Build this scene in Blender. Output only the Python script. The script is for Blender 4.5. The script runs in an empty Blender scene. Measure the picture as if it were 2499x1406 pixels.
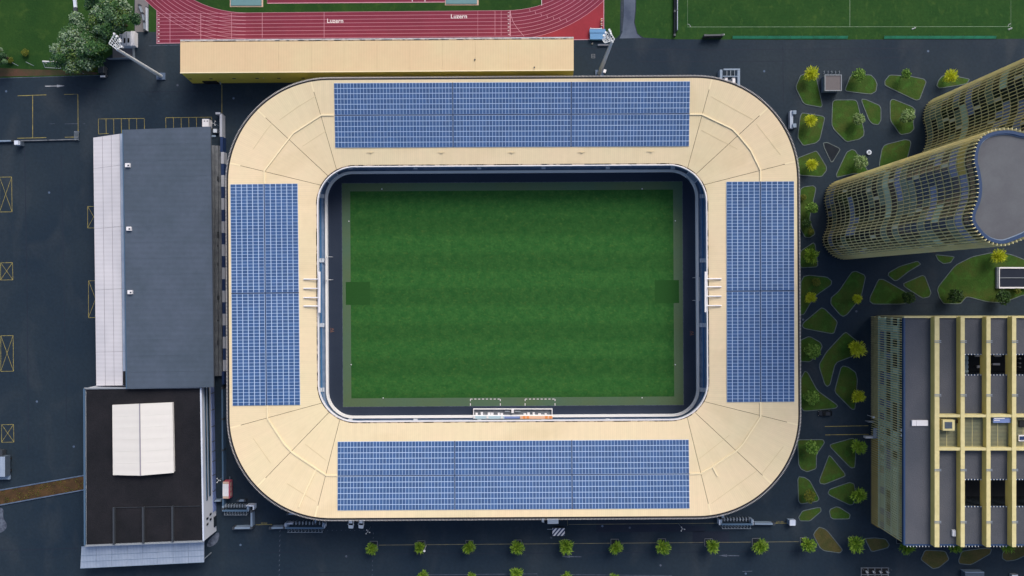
import bpy, math, random
from mathutils import Vector, Matrix
from mathutils.geometry import tessellate_polygon

random.seed(11)
R = math.radians
SC = bpy.context.scene
COL = SC.collection

# ------------------------------------------------------------------ camera, sky, sun, exposure
CAM_H = 235.0                      # metres above the ground, looking straight down
FPX = 1762.0                       # focal length measured in photograph pixels (2499 wide)
CX, CY = 1249.5, 703.0
cam = bpy.data.cameras.new('camera')
cam.sensor_width = 36.0
cam.lens = 36.0 * FPX / 2499.0
cam.clip_end = 6000
cam_o = bpy.data.objects.new('camera', cam)
cam_o.location = (0, 0, CAM_H)
COL.objects.link(cam_o)
SC.camera = cam_o

world = bpy.data.worlds.new('World')
SC.world = world
world.use_nodes = True
wn = world.node_tree
sky = wn.nodes.new('ShaderNodeTexSky')
sky.sky_type = 'NISHITA'
sky.sun_disc = False
sky.sun_elevation = R(42)
sky.sun_rotation = R(27)
sky.air_density = 1.0
sky.dust_density = 5.0
sky.ozone_density = 1.0
wn.nodes['Background'].inputs['Strength'].default_value = 0.15
wn.links.new(sky.outputs[0], wn.nodes['Background'].inputs[0])

sun = bpy.data.lights.new('sun', 'SUN')
sun.energy = 1.5
sun.angle = R(30)
sun.color = (1.0, 0.95, 0.88)
sun_o = bpy.data.objects.new('sun', sun)
SUN_AZ, SUN_EL = R(27), R(42)       # azimuth clockwise from +Y
sun_o.rotation_euler = Vector((-math.sin(SUN_AZ) * math.cos(SUN_EL), -math.cos(SUN_AZ) * math.cos(SUN_EL), -math.sin(SUN_EL))).to_track_quat('-Z', 'Y').to_euler()
sun_o.location = (0, 80, 260)
COL.objects.link(sun_o)

SC.view_settings.view_transform = 'Standard'
SC.view_settings.look = 'None'
SC.view_settings.gamma = 1.0
SC.view_settings.use_curve_mapping = False
SC.view_settings.exposure = 0.2
SC.render.engine = 'CYCLES'
SC.cycles.use_denoising = True
SC.cycles.max_bounces = 6

# ------------------------------------------------------------------ helpers
def W(px, py, z=0.0):
    """point at height z that the photograph shows at pixel px, py"""
    k = (CAM_H - z) / FPX
    return Vector(((px - CX) * k, -(py - CY) * k, z))

def Z(ox, oy, pts, s=3.8415):
    return [(ox + a / s, oy + b / s) for a, b in pts]

def lin(r, g, b):
    def f(c):
        c /= 255.0
        return c / 12.92 if c <= 0.04045 else ((c + 0.055) / 1.055) ** 2.4
    return (f(r), f(g), f(b))

class MB:
    def __init__(self):
        self.v, self.f, self.m, self.uv = [], [], [], None
    def face(self, pts, mi=0):
        n = len(self.v)
        self.v += [tuple(p) for p in pts]
        self.f.append(tuple(range(n, n + len(pts))))
        self.m.append(mi)
        return self
    def hexa(self, b, t, mi=0):
        n = len(self.v)
        k = len(b)
        self.v += [tuple(p) for p in b] + [tuple(p) for p in t]
        self.f.append(tuple(n + k - 1 - i for i in range(k)))
        self.f.append(tuple(n + k + i for i in range(k)))
        for i in range(k):
            j = (i + 1) % k
            self.f.append((n + i, n + j, n + k + j, n + k + i))
        self.m += [mi] * (k + 2)
        return self
    def box(self, x0, x1, y0, y1, z0, z1, mi=0):
        b = [(x0, y0, z0), (x1, y0, z0), (x1, y1, z0), (x0, y1, z0)]
        return self.hexa(b, [(p[0], p[1], z1) for p in b], mi)
    def prism(self, pts, z0, z1, mi=0):
        return self.hexa([(p[0], p[1], z0) for p in pts], [(p[0], p[1], z1) for p in pts], mi)
    def bar(self, a, b, w, h, mi=0):
        a, b = Vector(a), Vector(b)
        d = (b - a)
        if d.length < 1e-6:
            return self
        d.normalize()
        up = Vector((0, 0, 1)) if abs(d.z) < 0.95 else Vector((0, 1, 0))
        s = d.cross(up).normalized()
        u = s.cross(d).normalized()
        q = [s * (-w / 2) + u * (-h / 2), s * (w / 2) + u * (-h / 2), s * (w / 2) + u * (h / 2), s * (-w / 2) + u * (h / 2)]
        return self.hexa([a + x for x in q], [b + x for x in q], mi)
    def tube(self, a, b, r0, r1=None, n=8, mi=0):
        a, b = Vector(a), Vector(b)
        r1 = r0 if r1 is None else r1
        d = (b - a).normalized()
        up = Vector((0, 0, 1)) if abs(d.z) < 0.95 else Vector((0, 1, 0))
        s = d.cross(up).normalized()
        u = s.cross(d).normalized()
        ca = [(math.cos(2 * math.pi * i / n), math.sin(2 * math.pi * i / n)) for i in range(n)]
        return self.hexa([a + s * (c * r0) + u * (q * r0) for c, q in ca], [b + s * (c * r1) + u * (q * r1) for c, q in ca], mi)
    def strip(self, A, B, mi=0, closed=False):
        n = len(self.v)
        k = len(A)
        self.v += [tuple(p) for p in A] + [tuple(p) for p in B]
        for i in range(k if closed else k - 1):
            j = (i + 1) % k
            self.f.append((n + i, n + j, n + k + j, n + k + i))
            self.m.append(mi)
        return self
    def area(self, pts, mi=0):
        """flat outline, cut into triangles"""
        P = [Vector(p) for p in pts]
        n = len(self.v)
        self.v += [tuple(p) for p in P]
        for t in tessellate_polygon([P]):
            a, b, c = [P[i] for i in t]
            if (b - a).cross(c - a).z < 0:
                t = (t[0], t[2], t[1])
            self.f.append(tuple(n + i for i in t))
            self.m.append(mi)
        return self
    def ribbon(self, pts, w, z, closed=False, mi=0):
        P = [Vector((p[0], p[1])) for p in pts]
        k = len(P)
        A, B = [], []
        for i in range(k):
            a = P[i - 1] if (i > 0 or closed) else P[i]
            b = P[(i + 1) % k] if (i < k - 1 or closed) else P[i]
            d = (b - a).normalized()
            nrm = Vector((-d.y, d.x)) * (w / 2)
            A.append((P[i].x + nrm.x, P[i].y + nrm.y, z))
            B.append((P[i].x - nrm.x, P[i].y - nrm.y, z))
        return self.strip(A, B, mi, closed)
    def mesh(self, name, mats, off=(0, 0, 0), smooth=False):
        me = bpy.data.meshes.new(name)
        ox, oy, oz = off
        me.from_pydata([(x - ox, y - oy, z - oz) for x, y, z in self.v], [], self.f)
        for mt in (mats if isinstance(mats, (list, tuple)) else [mats]):
            me.materials.append(mt)
        if any(self.m):
            me.polygons.foreach_set('material_index', self.m)
        if smooth:
            me.polygons.foreach_set('use_smooth', [True] * len(self.f))
        if self.uv is not None:
            l = me.uv_layers.new(name='map')
            for poly in me.polygons:
                for li in poly.loop_indices:
                    l.data[li].uv = self.uv[me.loops[li].vertex_index]
        me.update()
        return me
    def build(self, name, mats, parent=None, smooth=False, kind=None):
        off = Vector((0, 0, 0))
        p = parent
        while p is not None:
            off += p.location
            p = p.parent
        o = bpy.data.objects.new(name, self.mesh(name, mats, off, smooth))
        COL.objects.link(o)
        if parent is not None:
            o.parent = parent
        if kind:
            o['kind'] = kind
        return o

def link(name, me, parent=None, loc=(0, 0, 0), rot=(0, 0, 0), scale=(1, 1, 1)):
    o = bpy.data.objects.new(name, me)
    COL.objects.link(o)
    o.parent = parent
    o.location, o.rotation_euler, o.scale = loc, rot, scale
    return o

def tag(o, label, cat, group=None):
    o['label'] = label
    o['category'] = cat
    if group:
        o['group'] = group
    return o

def thing(name, label, cat, loc=(0, 0, 0), group=None, rz=0.0):
    o = bpy.data.objects.new(name, None)
    o.empty_display_size = 0.5
    COL.objects.link(o)
    o.location = loc
    o.rotation_euler = (0, 0, rz)
    return tag(o, label, cat, group)

def copy_tree(root, loc, rz, label, group=None):
    r = root.copy()
    COL.objects.link(r)
    r.location = loc
    r.rotation_euler = (0, 0, rz)
    r['label'] = label
    if group:
        r['group'] = group
    for ch in list(root.children):
        c = ch.copy()
        COL.objects.link(c)
        c.parent = r
        for g in ch.children:
            d = g.copy()
            COL.objects.link(d)
            d.parent = c
    return r

def chaikin(pts, n=2, cut=0.22):
    for _ in range(n):
        out = []
        k = len(pts)
        for i in range(k):
            a, b = pts[i], pts[(i + 1) % k]
            out.append((a[0] + (b[0] - a[0]) * cut, a[1] + (b[1] - a[1]) * cut))
            out.append((a[0] + (b[0] - a[0]) * (1 - cut), a[1] + (b[1] - a[1]) * (1 - cut)))
        pts = out
    return pts

def inset(pts, d):
    """move a closed 2d outline inwards by d"""
    P = [Vector((p[0], p[1])) for p in pts]
    area = sum(P[i].x * P[(i + 1) % len(P)].y - P[(i + 1) % len(P)].x * P[i].y for i in range(len(P)))
    s = 1 if area > 0 else -1
    out = []
    for i in range(len(P)):
        e1 = (P[i] - P[i - 1])
        e2 = (P[(i + 1) % len(P)] - P[i])
        n1 = Vector((-e1.y, e1.x)).normalized() * s if e1.length > 1e-6 else Vector((0, 0))
        n2 = Vector((-e2.y, e2.x)).normalized() * s if e2.length > 1e-6 else n1
        n = (n1 + n2)
        if n.length < 1e-6:
            n = n1
        n.normalize()
        c = max(0.5, n.dot(n1))
        q = P[i] + n * (d / c)
        out.append((q.x, q.y))
    return out

# ------------------------------------------------------------------ materials
def nd(nt, kind, **kw):
    n = nt.nodes.new(kind)
    for k, v in kw.items():
        setattr(n, k, v)
    return n

GAIN = 0.85
def mat(name, col, rough=0.7, metal=0.0, var=None, scale=0.3, detail=4.0, amount=1.0, fine=0.0, fscale=6.0, bump=0.0,
        rnd=0.0, spec=0.4, stripes=None, emit=None, translucent=0.0, lo=0.35, hi=0.65, uvribs=None, obj=False, var2=None):
    """col / var: linear colours mixed by a noise in world space; fine: fine grain; rnd: variation per object"""
    m = bpy.data.materials.new(name)
    m.use_nodes = True
    nt = m.node_tree
    b = nt.nodes['Principled BSDF']
    b.inputs['Roughness'].default_value = rough
    b.inputs['Metallic'].default_value = metal
    b.inputs['Specular IOR Level'].default_value = spec
    col = tuple(c * GAIN for c in col)
    geo = nd(nt, 'ShaderNodeNewGeometry')
    pos = geo.outputs['Position']
    if obj:
        pos = nd(nt, 'ShaderNodeTexCoord').outputs['Object']
    rgb = nd(nt, 'ShaderNodeRGB')
    rgb.outputs[0].default_value = (*col, 1)
    cur = rgb.outputs[0]
    def mixin(cur, fac, c2, blend='MIX', f=None):
        mx = nd(nt, 'ShaderNodeMix', data_type='RGBA', blend_type=blend)
        if fac is not None:
            nt.links.new(fac, mx.inputs[0])
        else:
            mx.inputs[0].default_value = f
        nt.links.new(cur, mx.inputs[6])
        if isinstance(c2, tuple):
            mx.inputs[7].default_value = (*c2, 1)
        else:
            nt.links.new(c2, mx.inputs[7])
        return mx.outputs[2]
    if var is not None:
        var = tuple(c * GAIN for c in var)
        nz = nd(nt, 'ShaderNodeTexNoise')
        nz.inputs['Scale'].default_value = scale
        nz.inputs['Detail'].default_value = detail
        nz.inputs['Roughness'].default_value = 0.6
        nt.links.new(pos, nz.inputs['Vector'])
        mr = nd(nt, 'ShaderNodeMapRange')
        mr.inputs[1].default_value = lo
        mr.inputs[2].default_value = hi
        mr.inputs[4].default_value = amount
        nt.links.new(nz.outputs[0], mr.inputs[0])
        cur = mixin(cur, mr.outputs[0], var)
    if var2 is not None:
        c2, sc2, l2, h2, a2, stretch = var2
        mp2 = nd(nt, 'ShaderNodeMapping')
        mp2.inputs['Scale'].default_value = stretch
        mp2.inputs['Rotation'].default_value = (0, 0, 0.03)
        nt.links.new(pos, mp2.inputs[0])
        nv = nd(nt, 'ShaderNodeTexNoise')
        nv.inputs['Scale'].default_value = sc2
        nv.inputs['Detail'].default_value = 6
        nv.inputs['Distortion'].default_value = 0.6
        nt.links.new(mp2.outputs[0], nv.inputs['Vector'])
        mv = nd(nt, 'ShaderNodeMapRange')
        mv.inputs[1].default_value, mv.inputs[2].default_value, mv.inputs[4].default_value = l2, h2, a2
        nt.links.new(nv.outputs[0], mv.inputs[0])
        cur = mixin(cur, mv.outputs[0], tuple(c * GAIN for c in c2))
    def lighten(cur, val, lo_, hi_):
        mr = nd(nt, 'ShaderNodeMapRange')
        mr.inputs[1].default_value = 0.0
        mr.inputs[2].default_value = 1.0
        mr.inputs[3].default_value = lo_
        mr.inputs[4].default_value = hi_
        nt.links.new(val, mr.inputs[0])
        cb = nd(nt, 'ShaderNodeCombineColor')
        for i in range(3):
            nt.links.new(mr.outputs[0], cb.inputs[i])
        return mixin(cur, None, cb.outputs[0], 'MULTIPLY', 1.0)
    if fine > 0:
        nz2 = nd(nt, 'ShaderNodeTexNoise')
        nz2.inputs['Scale'].default_value = fscale
        nz2.inputs['Detail'].default_value = 3
        nt.links.new(pos, nz2.inputs['Vector'])
        cur = lighten(cur, nz2.outputs[0], 1 - fine, 1 + fine)
    if stripes is not None:
        ax, period, amt = stripes[:3]
        sp = nd(nt, 'ShaderNodeSeparateXYZ')
        nt.links.new(pos, sp.inputs[0])
        mu = nd(nt, 'ShaderNodeMath', operation='MULTIPLY')
        mu.inputs[1].default_value = 2 * math.pi / period
        nt.links.new(sp.outputs[ax], mu.inputs[0])
        sn = nd(nt, 'ShaderNodeMath', operation='SINE')
        nt.links.new(mu.outputs[0], sn.inputs[0])
        ma = nd(nt, 'ShaderNodeMath', operation='MULTIPLY_ADD')
        ma.use_clamp = True
        ma.inputs[1].default_value = 0.5 * (stripes[3] if len(stripes) > 3 else 1.0)
        ma.inputs[2].default_value = 0.5
        nt.links.new(sn.outputs[0], ma.inputs[0])
        cur = lighten(cur, ma.outputs[0], 1 - amt, 1 + amt)
    if uvribs is not None:
        period, amt = uvribs
        uv = nd(nt, 'ShaderNodeUVMap')
        sp = nd(nt, 'ShaderNodeSeparateXYZ')
        nt.links.new(uv.outputs[0], sp.inputs[0])
        mu = nd(nt, 'ShaderNodeMath', operation='MULTIPLY')
        mu.inputs[1].default_value = 2 * math.pi / period
        nt.links.new(sp.outputs[0], mu.inputs[0])
        sn = nd(nt, 'ShaderNodeMath', operation='SINE')
        nt.links.new(mu.outputs[0], sn.inputs[0])
        ma = nd(nt, 'ShaderNodeMath', operation='MULTIPLY_ADD')
        ma.inputs[1].default_value = 0.5
        ma.inputs[2].default_value = 0.5
        nt.links.new(sn.outputs[0], ma.inputs[0])
        cur = lighten(cur, ma.outputs[0], 1 - amt, 1 + amt)
        # streaks that run with the ribs
        mp = nd(nt, 'ShaderNodeMapping')
        mp.inputs['Scale'].default_value = (0.9, 0.05, 1)
        nt.links.new(uv.outputs[0], mp.inputs[0])
        nz3 = nd(nt, 'ShaderNodeTexNoise')
        nz3.inputs['Scale'].default_value = 1.0
        nz3.inputs['Detail'].default_value = 4
        nt.links.new(mp.outputs[0], nz3.inputs['Vector'])
        cur = lighten(cur, nz3.outputs[0], 0.93, 1.06)
    if rnd > 0:
        oi = nd(nt, 'ShaderNodeObjectInfo')
        cur = lighten(cur, oi.outputs['Random'], 1 - rnd, 1 + rnd)
    nt.links.new(cur, b.inputs['Base Color'])
    if bump > 0:
        nb = nd(nt, 'ShaderNodeTexNoise')
        nb.inputs['Scale'].default_value = fscale
        nb.inputs['Detail'].default_value = 3
        nt.links.new(pos, nb.inputs['Vector'])
        bp = nd(nt, 'ShaderNodeBump')
        bp.inputs['Strength'].default_value = bump
        bp.inputs['Distance'].default_value = 0.2
        nt.links.new(nb.outputs[0], bp.inputs['Height'])
        nt.links.new(bp.outputs[0], b.inputs['Normal'])
    if emit:
        b.inputs['Emission Color'].default_value = (*emit[0], 1)
        b.inputs['Emission Strength'].default_value = emit[1]
    if translucent > 0:
        tr = nd(nt, 'ShaderNodeBsdfTranslucent')
        nt.links.new(cur, tr.inputs[0])
        ms = nd(nt, 'ShaderNodeMixShader')
        ms.inputs[0].default_value = translucent
        nt.links.new(b.outputs[0], ms.inputs[1])
        nt.links.new(tr.outputs[0], ms.inputs[2])
        nt.links.new(ms.outputs[0], nt.nodes['Material Output'].inputs[0])
    return m

M = {}
M['asphalt'] = mat('asphalt', lin(19, 39, 57), 0.8, var=lin(37, 51, 63), scale=0.022, detail=9, var2=(lin(48, 58, 68), 0.09, 0.52, 0.72, 0.75, (1, .55, 1)), fine=0.28, fscale=1.1, bump=0.15, spec=0.25)
M['asphalt_patch'] = mat('asphalt_patch', lin(28, 37, 54), 0.8, var=lin(36, 45, 62), scale=0.1, fine=0.2, fscale=2, spec=0.25)
M['perimeter'] = mat('perimeter', lin(36, 48, 68), 0.8, var=lin(44, 55, 74), scale=0.06, fine=0.12, fscale=2.5, spec=0.25)
M['cream'] = mat('cream_roof', lin(228, 214, 178), 0.55, var=lin(234, 214, 180), scale=0.05, uvribs=(0.62, 0.022), var2=(lin(214, 196, 158), 0.06, 0.52, 0.75, 0.6, (1, 1, 1)), fine=0.04, fscale=0.7, spec=0.25)
M['cream_plain'] = mat('cream_plain', lin(242, 227, 190), 0.5, fine=0.04, fscale=1.0, spec=0.25)
M['cream_dark'] = mat('cream_joint', lin(214, 197, 160), 0.7)
M['seam'] = mat('seam', lin(70, 62, 52), 0.9)
M['gutter_dark'] = mat('gutter_dark', lin(44, 44, 48), 0.8, spec=0.2)
M['gutter_dirty'] = mat('gutter_dirty', lin(58, 48, 38), 0.9, var=lin(200, 182, 160), scale=0.35, detail=5, lo=0.46, hi=0.56)
M['white'] = mat('white', lin(234, 234, 240), 0.5, fine=0.05, fscale=1.5)
M['white_paint'] = mat('white_paint', lin(205, 208, 214), 0.7, var=lin(150, 155, 165), scale=0.8, fine=0.1, fscale=4)
M['field_paint'] = mat('field_paint', lin(150, 172, 150), 0.8, var=lin(110, 140, 110), scale=0.6)
M['worn_paint'] = mat('worn_paint', lin(96, 106, 124), 0.8, var=lin(55, 64, 82), scale=0.9)
M['yellow_paint'] = mat('yellow_paint', lin(178, 164, 86), 0.8, var=lin(130, 122, 74), scale=0.7, fine=0.15, fscale=4)
M['pale_yellow'] = mat('pale_yellow_line', lin(140, 134, 100), 0.8, var=lin(105, 105, 92), scale=0.5)
M['panel'] = mat('solar_glass', lin(58, 93, 142), 0.55, rnd=0.12, spec=0.2, var=lin(66, 98, 146), scale=0.04)
M['panel_frame'] = mat('solar_frame', lin(190, 212, 244), 0.6, spec=0.2)
M['array_gap'] = mat('array_gap', lin(32, 50, 84), 0.7, spec=0.2)
M['fin'] = mat('fin_metal', lin(206, 204, 204), 0.5)
M['facade_dark'] = mat('facade_dark', lin(40, 42, 48), 0.7)
M['concrete'] = mat('concrete', lin(120, 126, 134), 0.85, var=lin(96, 102, 112), scale=0.5, fine=0.1, fscale=4)
M['concrete_dark'] = mat('concrete_dark', lin(96, 114, 140), 0.85, var=lin(72, 92, 120), scale=0.5)
M['seat_blue'] = mat('seat_blue', lin(76, 134, 190), 0.5, fine=0.12, fscale=2)
M['tier'] = mat('tier_concrete', lin(140, 162, 192), 0.85, var=lin(112, 138, 172), scale=0.5)
M['front_white'] = mat('front_white', lin(250, 252, 255), 0.5)
M['aisle'] = mat('aisle', lin(212, 222, 236), 0.8)
M['pale_blue_metal'] = mat('pale_blue_metal', lin(128, 148, 172), 0.5, fine=0.1, fscale=2)
M['parapet'] = mat('parapet', lin(226, 234, 248), 0.5, var=lin(200, 212, 234), scale=0.12, detail=3)
M['pitch'] = mat('pitch_grass', lin(37, 88, 39), 0.9, var=lin(60, 106, 50), scale=0.4, detail=10, amount=0.6, var2=(lin(88, 114, 52), 1.3, 0.56, 0.78, 0.45, (.6, 1, 1)), fine=0.3, fscale=1.3, bump=0.3, stripes=(1, 11.4, 0.075, 2.0), spec=0.15)
M['pitch_patch'] = mat('pitch_patch', lin(38, 82, 36), 0.9, fine=0.15, fscale=1.5, spec=0.15)
M['turf'] = mat('synthetic_turf', lin(82, 108, 88), 0.9, var=lin(88, 108, 80), scale=0.05, fine=0.08, fscale=1.5, spec=0.15)
M['lawn'] = mat('lawn', lin(32, 66, 28), 0.9, var2=(lin(66, 92, 40), 0.3, 0.54, 0.74, 0.5, (1, 1, 1)), var=lin(46, 78, 32), scale=0.06, detail=8, fine=0.25, fscale=1.6, bump=0.3, spec=0.15)
M['lawn_field'] = mat('lawn_field', lin(32, 70, 30), 0.9, var2=(lin(70, 98, 44), 0.8, 0.56, 0.76, 0.5, (1, .5, 1)), var=lin(48, 82, 36), scale=0.12, detail=9, amount=0.7, fine=0.25, fscale=1.2, bump=0.3, spec=0.15)
M['bed_grass'] = mat('bed_grass', lin(52, 82, 30), 0.9, var=lin(84, 86, 42), scale=0.14, detail=6, amount=0.6, lo=0.42, hi=0.7, var2=(lin(62, 104, 40), 0.45, 0.5, 0.7, 0.7, (1, 1, 1)), fine=0.3, fscale=2.2, bump=0.4, spec=0.15)
M['bed_brown'] = mat('bed_brown', lin(96, 84, 52), 0.9, var=lin(66, 74, 40), scale=0.16, detail=6, fine=0.3, fscale=2.2, bump=0.4, spec=0.15)
M['bed_dark'] = mat('bed_dark', lin(26, 33, 44), 0.9, var=lin(34, 41, 50), scale=0.4, spec=0.2)
M['soil'] = mat('soil', lin(84, 62, 36), 0.95, var=lin(60, 44, 26), scale=0.4, fine=0.3, fscale=2)
M['soil_red'] = mat('soil_red', lin(84, 60, 48), 0.95, var=lin(50, 62, 34), scale=0.15, fine=0.2, fscale=2)
M['kerb'] = mat('kerb', lin(104, 118, 120), 0.8, var=lin(86, 98, 102), scale=0.6)
M['track'] = mat('track', lin(130, 50, 72), 0.85, var=lin(120, 46, 66), scale=0.07, fine=0.08, fscale=1.5, spec=0.2)
M['track_red'] = mat('track_red', lin(154, 54, 66), 0.85, var=lin(142, 50, 62), scale=0.1, fine=0.08, fscale=1.5, spec=0.2)
M['track_line'] = mat('track_line', lin(204, 150, 168), 0.7)
M['track_white'] = mat('track_white', lin(236, 230, 236), 0.7)
M['mat_blue'] = mat('mat_blue', lin(98, 138, 146), 0.7, fine=0.08, fscale=1)
M['tan'] = mat('tan', lin(206, 178, 160), 0.8)
M['path_grey'] = mat('path_grey', lin(92, 104, 124), 0.85, var=lin(62, 74, 98), scale=0.14, detail=6)
M['gravel_pad'] = mat('gravel_pad', lin(120, 118, 122), 0.9, fine=0.15, fscale=2)
M['gold_roof'] = mat('gold_roof', lin(220, 202, 162), 0.55, var=lin(220, 194, 156), scale=0.05, stripes=(0, 0.8, 0.02), fine=0.05, fscale=0.5, spec=0.25)
M['gold_wall'] = mat('gold_wall', lin(236, 216, 88), 0.5, var=lin(224, 206, 90), scale=0.2)
M['dark_roof'] = mat('dark_roof', lin(78, 91, 109), 0.7, var=lin(70, 84, 100), scale=0.12, stripes=(1, 1.6, 0.03), fine=0.14, fscale=0.6)
M['lean_white'] = mat('lean_white', lin(220, 219, 226), 0.55, var=lin(206, 206, 214), scale=0.1, stripes=(1, 1.3, 0.035), fine=0.04, fscale=0.8)
M['lean_seam'] = mat('lean_seam', lin(150, 148, 160), 0.6)
M['wall_white'] = mat('wall_white', lin(206, 212, 224), 0.7)
M['wall_grey'] = mat('wall_grey', lin(140, 148, 158), 0.8, fine=0.08, fscale=1)
M['gravel_dark'] = mat('gravel_dark', lin(27, 29, 35), 0.95, var=lin(37, 37, 43), scale=0.14, fine=0.4, fscale=3, bump=0.4, spec=0.2)
M['gravel_grey'] = mat('gravel_grey', lin(92, 95, 104), 0.95, var=lin(80, 85, 95), scale=0.08, detail=6, fine=0.25, fscale=3, bump=0.4, spec=0.2)
M['membrane'] = mat('membrane', lin(228, 226, 222), 0.6, stripes=(1, 2.9, 0.02), fine=0.03, fscale=0.6)
M['canopy'] = mat('canopy', lin(146, 162, 186), 0.5, var=lin(166, 180, 202), scale=0.16, stripes=(0, 1.0, 0.04))
M['steel'] = mat('steel', lin(150, 162, 176), 0.45, metal=0.3, fine=0.1, fscale=2)
M['steel_dark'] = mat('steel_dark', lin(70, 76, 84), 0.5, metal=0.3)
M['lamp_white'] = mat('lamp_white', lin(228, 232, 236), 0.4)
M['stripe_blue'] = mat('stripe_blue', lin(26, 52, 98), 0.6)
M['stripe_white'] = mat('stripe_white', lin(176, 182, 196), 0.6)
M['rail_blue'] = mat('rail_blue', lin(76, 104, 132), 0.5)
M['gold_fin'] = mat('gold_fin', lin(252, 240, 182), 0.45, rnd=0.06)
M['floor_edge'] = mat('floor_edge', lin(214, 210, 164), 0.6)
M['mast_steel'] = mat('mast_steel', lin(214, 220, 226), 0.5, fine=0.08, fscale=2)
M['gold_deep'] = mat('gold_deep', lin(232, 196, 100), 0.45, metal=0.1, rnd=0.1)
M['glass_dark'] = mat('glass_dark', lin(38, 46, 54), 0.15, spec=0.6, rnd=0.2)
M['glass_blue'] = mat('glass_blue', lin(124, 144, 196), 0.25, spec=0.5, rnd=0.15)
M['glass_green'] = mat('glass_green', lin(116, 138, 132), 0.25, spec=0.5, rnd=0.2)
M['glass_mint'] = mat('glass_mint', lin(182, 210, 200), 0.3, spec=0.5, rnd=0.15)
M['glass_pale'] = mat('glass_pale', lin(222, 246, 238), 0.3, spec=0.5, rnd=0.12)
M['blind'] = mat('blind', lin(206, 210, 200), 0.6, rnd=0.1)
M['gold_panel'] = mat('gold_panel', lin(210, 190, 104), 0.45, metal=0.1, rnd=0.12)
M['olive'] = mat('olive_wall', lin(150, 148, 112), 0.7)
M['tower_roof'] = mat('tower_roof', lin(100, 104, 110), 0.85, var=lin(90, 92, 99), scale=0.15, detail=6, fine=0.08, fscale=2)
M['rim_blue'] = mat('rim_blue', lin(34, 64, 104), 0.6)
M['beam_gold'] = mat('beam_gold', lin(226, 215, 160), 0.5, var=lin(214, 203, 148), scale=0.5)
M['beam_side'] = mat('beam_side', lin(236, 216, 130), 0.5, var=lin(224, 204, 120), scale=0.2)
M['deck'] = mat('deck_slat', lin(142, 142, 112), 0.7, var=lin(120, 128, 108), scale=0.3)
M['kiosk_roof'] = mat('kiosk_roof', lin(104, 100, 104), 0.8, fine=0.1, fscale=1)
M['black'] = mat('black', lin(18, 20, 24), 0.7)
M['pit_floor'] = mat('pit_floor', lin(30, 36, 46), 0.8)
M['pink_red'] = mat('pink_red', lin(196, 92, 112), 0.5)
M['car_white'] = mat('car_white', lin(250, 252, 255), 0.25, spec=0.6)
M['car_black'] = mat('car_black', lin(16, 20, 28), 0.2, spec=0.6)
M['car_glass'] = mat('car_glass', lin(22, 28, 36), 0.08, spec=0.7)
M['tyre'] = mat('tyre', lin(20, 20, 22), 0.9)
M['rim'] = mat('rim', lin(150, 154, 160), 0.35, metal=0.7)
M['tarp_blue'] = mat('tarp_blue', lin(92, 146, 196), 0.6, fine=0.06, fscale=1)
M['orange'] = mat('orange', lin(240, 150, 84), 0.6)
M['pale_orange'] = mat('pale_orange', lin(240, 196, 168), 0.6)
M['pale_cyan'] = mat('pale_cyan', lin(186, 214, 230), 0.5)
M['teal_net'] = mat('teal_net', lin(48, 144, 112), 0.8, var=lin(40, 122, 94), scale=0.5)
M['bark'] = mat('bark', lin(74, 62, 50), 0.95, var=lin(52, 44, 36), scale=3)
M['text_dark'] = mat('text_dark', lin(128, 88, 72), 0.8)
def leafset(n, cols, tl=0.25):
    M[n] = [mat('%s_%d' % (n, i), lin(*c), 0.6, translucent=tl, spec=0.25) for i, c in enumerate(cols)]
leafset('leaf_big', [(66, 108, 58), (98, 132, 92), (146, 170, 142), (44, 82, 52), (100, 126, 62)])
leafset('leaf_lime', [(206, 216, 44), (226, 232, 76), (172, 188, 36)])
leafset('leaf_green', [(98, 140, 54), (134, 172, 80), (70, 112, 42)])
leafset('leaf_pale', [(126, 156, 94), (160, 184, 128), (92, 124, 66)])
leafset('leaf_dark', [(44, 76, 36), (64, 96, 42), (36, 60, 34)])
leafset('leaf_street', [(116, 158, 44), (158, 190, 70), (82, 122, 36)])
leafset('leaf_dull', [(96, 112, 40), (122, 128, 46), (78, 92, 36)])

# ------------------------------------------------------------------ the ground
ground = MB().face([(-1500, -1500, 0), (1500, -1500, 0), (1500, 1500, 0), (-1500, 1500, 0)]).build('ground', M['asphalt'], kind='structure')

def sheet(name, pts, z, m, kind='structure', parent=None):
    return MB().area([(W(p[0], p[1]).x, W(p[0], p[1]).y, z) for p in pts]).build(name, M[m], parent, kind=kind if parent is None else None)

def line(pts, w=0.14, z=0.012, m='yellow_paint', name='painted_line', closed=False, parent=ground):
    """painted strip through photograph pixels lying on the ground"""
    return MB().ribbon([W(*p)[:2] for p in pts], w, z, closed).build(name, M[m], parent)

# lawns and paths
sheet('lawn', [(-300, -400), (328, -400), (328, 80), (292, 120), (252, 148), (244, 184), (0, 191), (-300, 199)], 0.004, 'lawn')
sheet('soil_strip', [(-300, 172), (0, 166), (90, 170), (205, 172), (240, 178), (235, 182), (0, 187), (-300, 194)], 0.008, 'soil_red')
sheet('lawn', [(363, -300), (381, -300), (381, 78), (363, 78)], 0.004, 'lawn')
sheet('gravel_pad', [(329, -60), (362, -60), (362, 78), (329, 78)], 0.004, 'gravel_pad')
sheet('gravel_pad', [(275, 116), (328, 116), (328, 146), (275, 146)], 0.006, 'gravel_pad')
line([(-300, 199), (0, 191), (244, 184)], 0.18, 0.014, 'worn_paint', 'lawn_edge')
line([(268, 146), (329, 145)], 0.14, 0.014, 'worn_paint', 'lawn_edge')
sheet('lawn', [(1474, -300), (1519, -300), (1513, 84), (1506, 92), (1498, 94), (1476, 70), (1474, 40)], 0.006, 'lawn')
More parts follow.
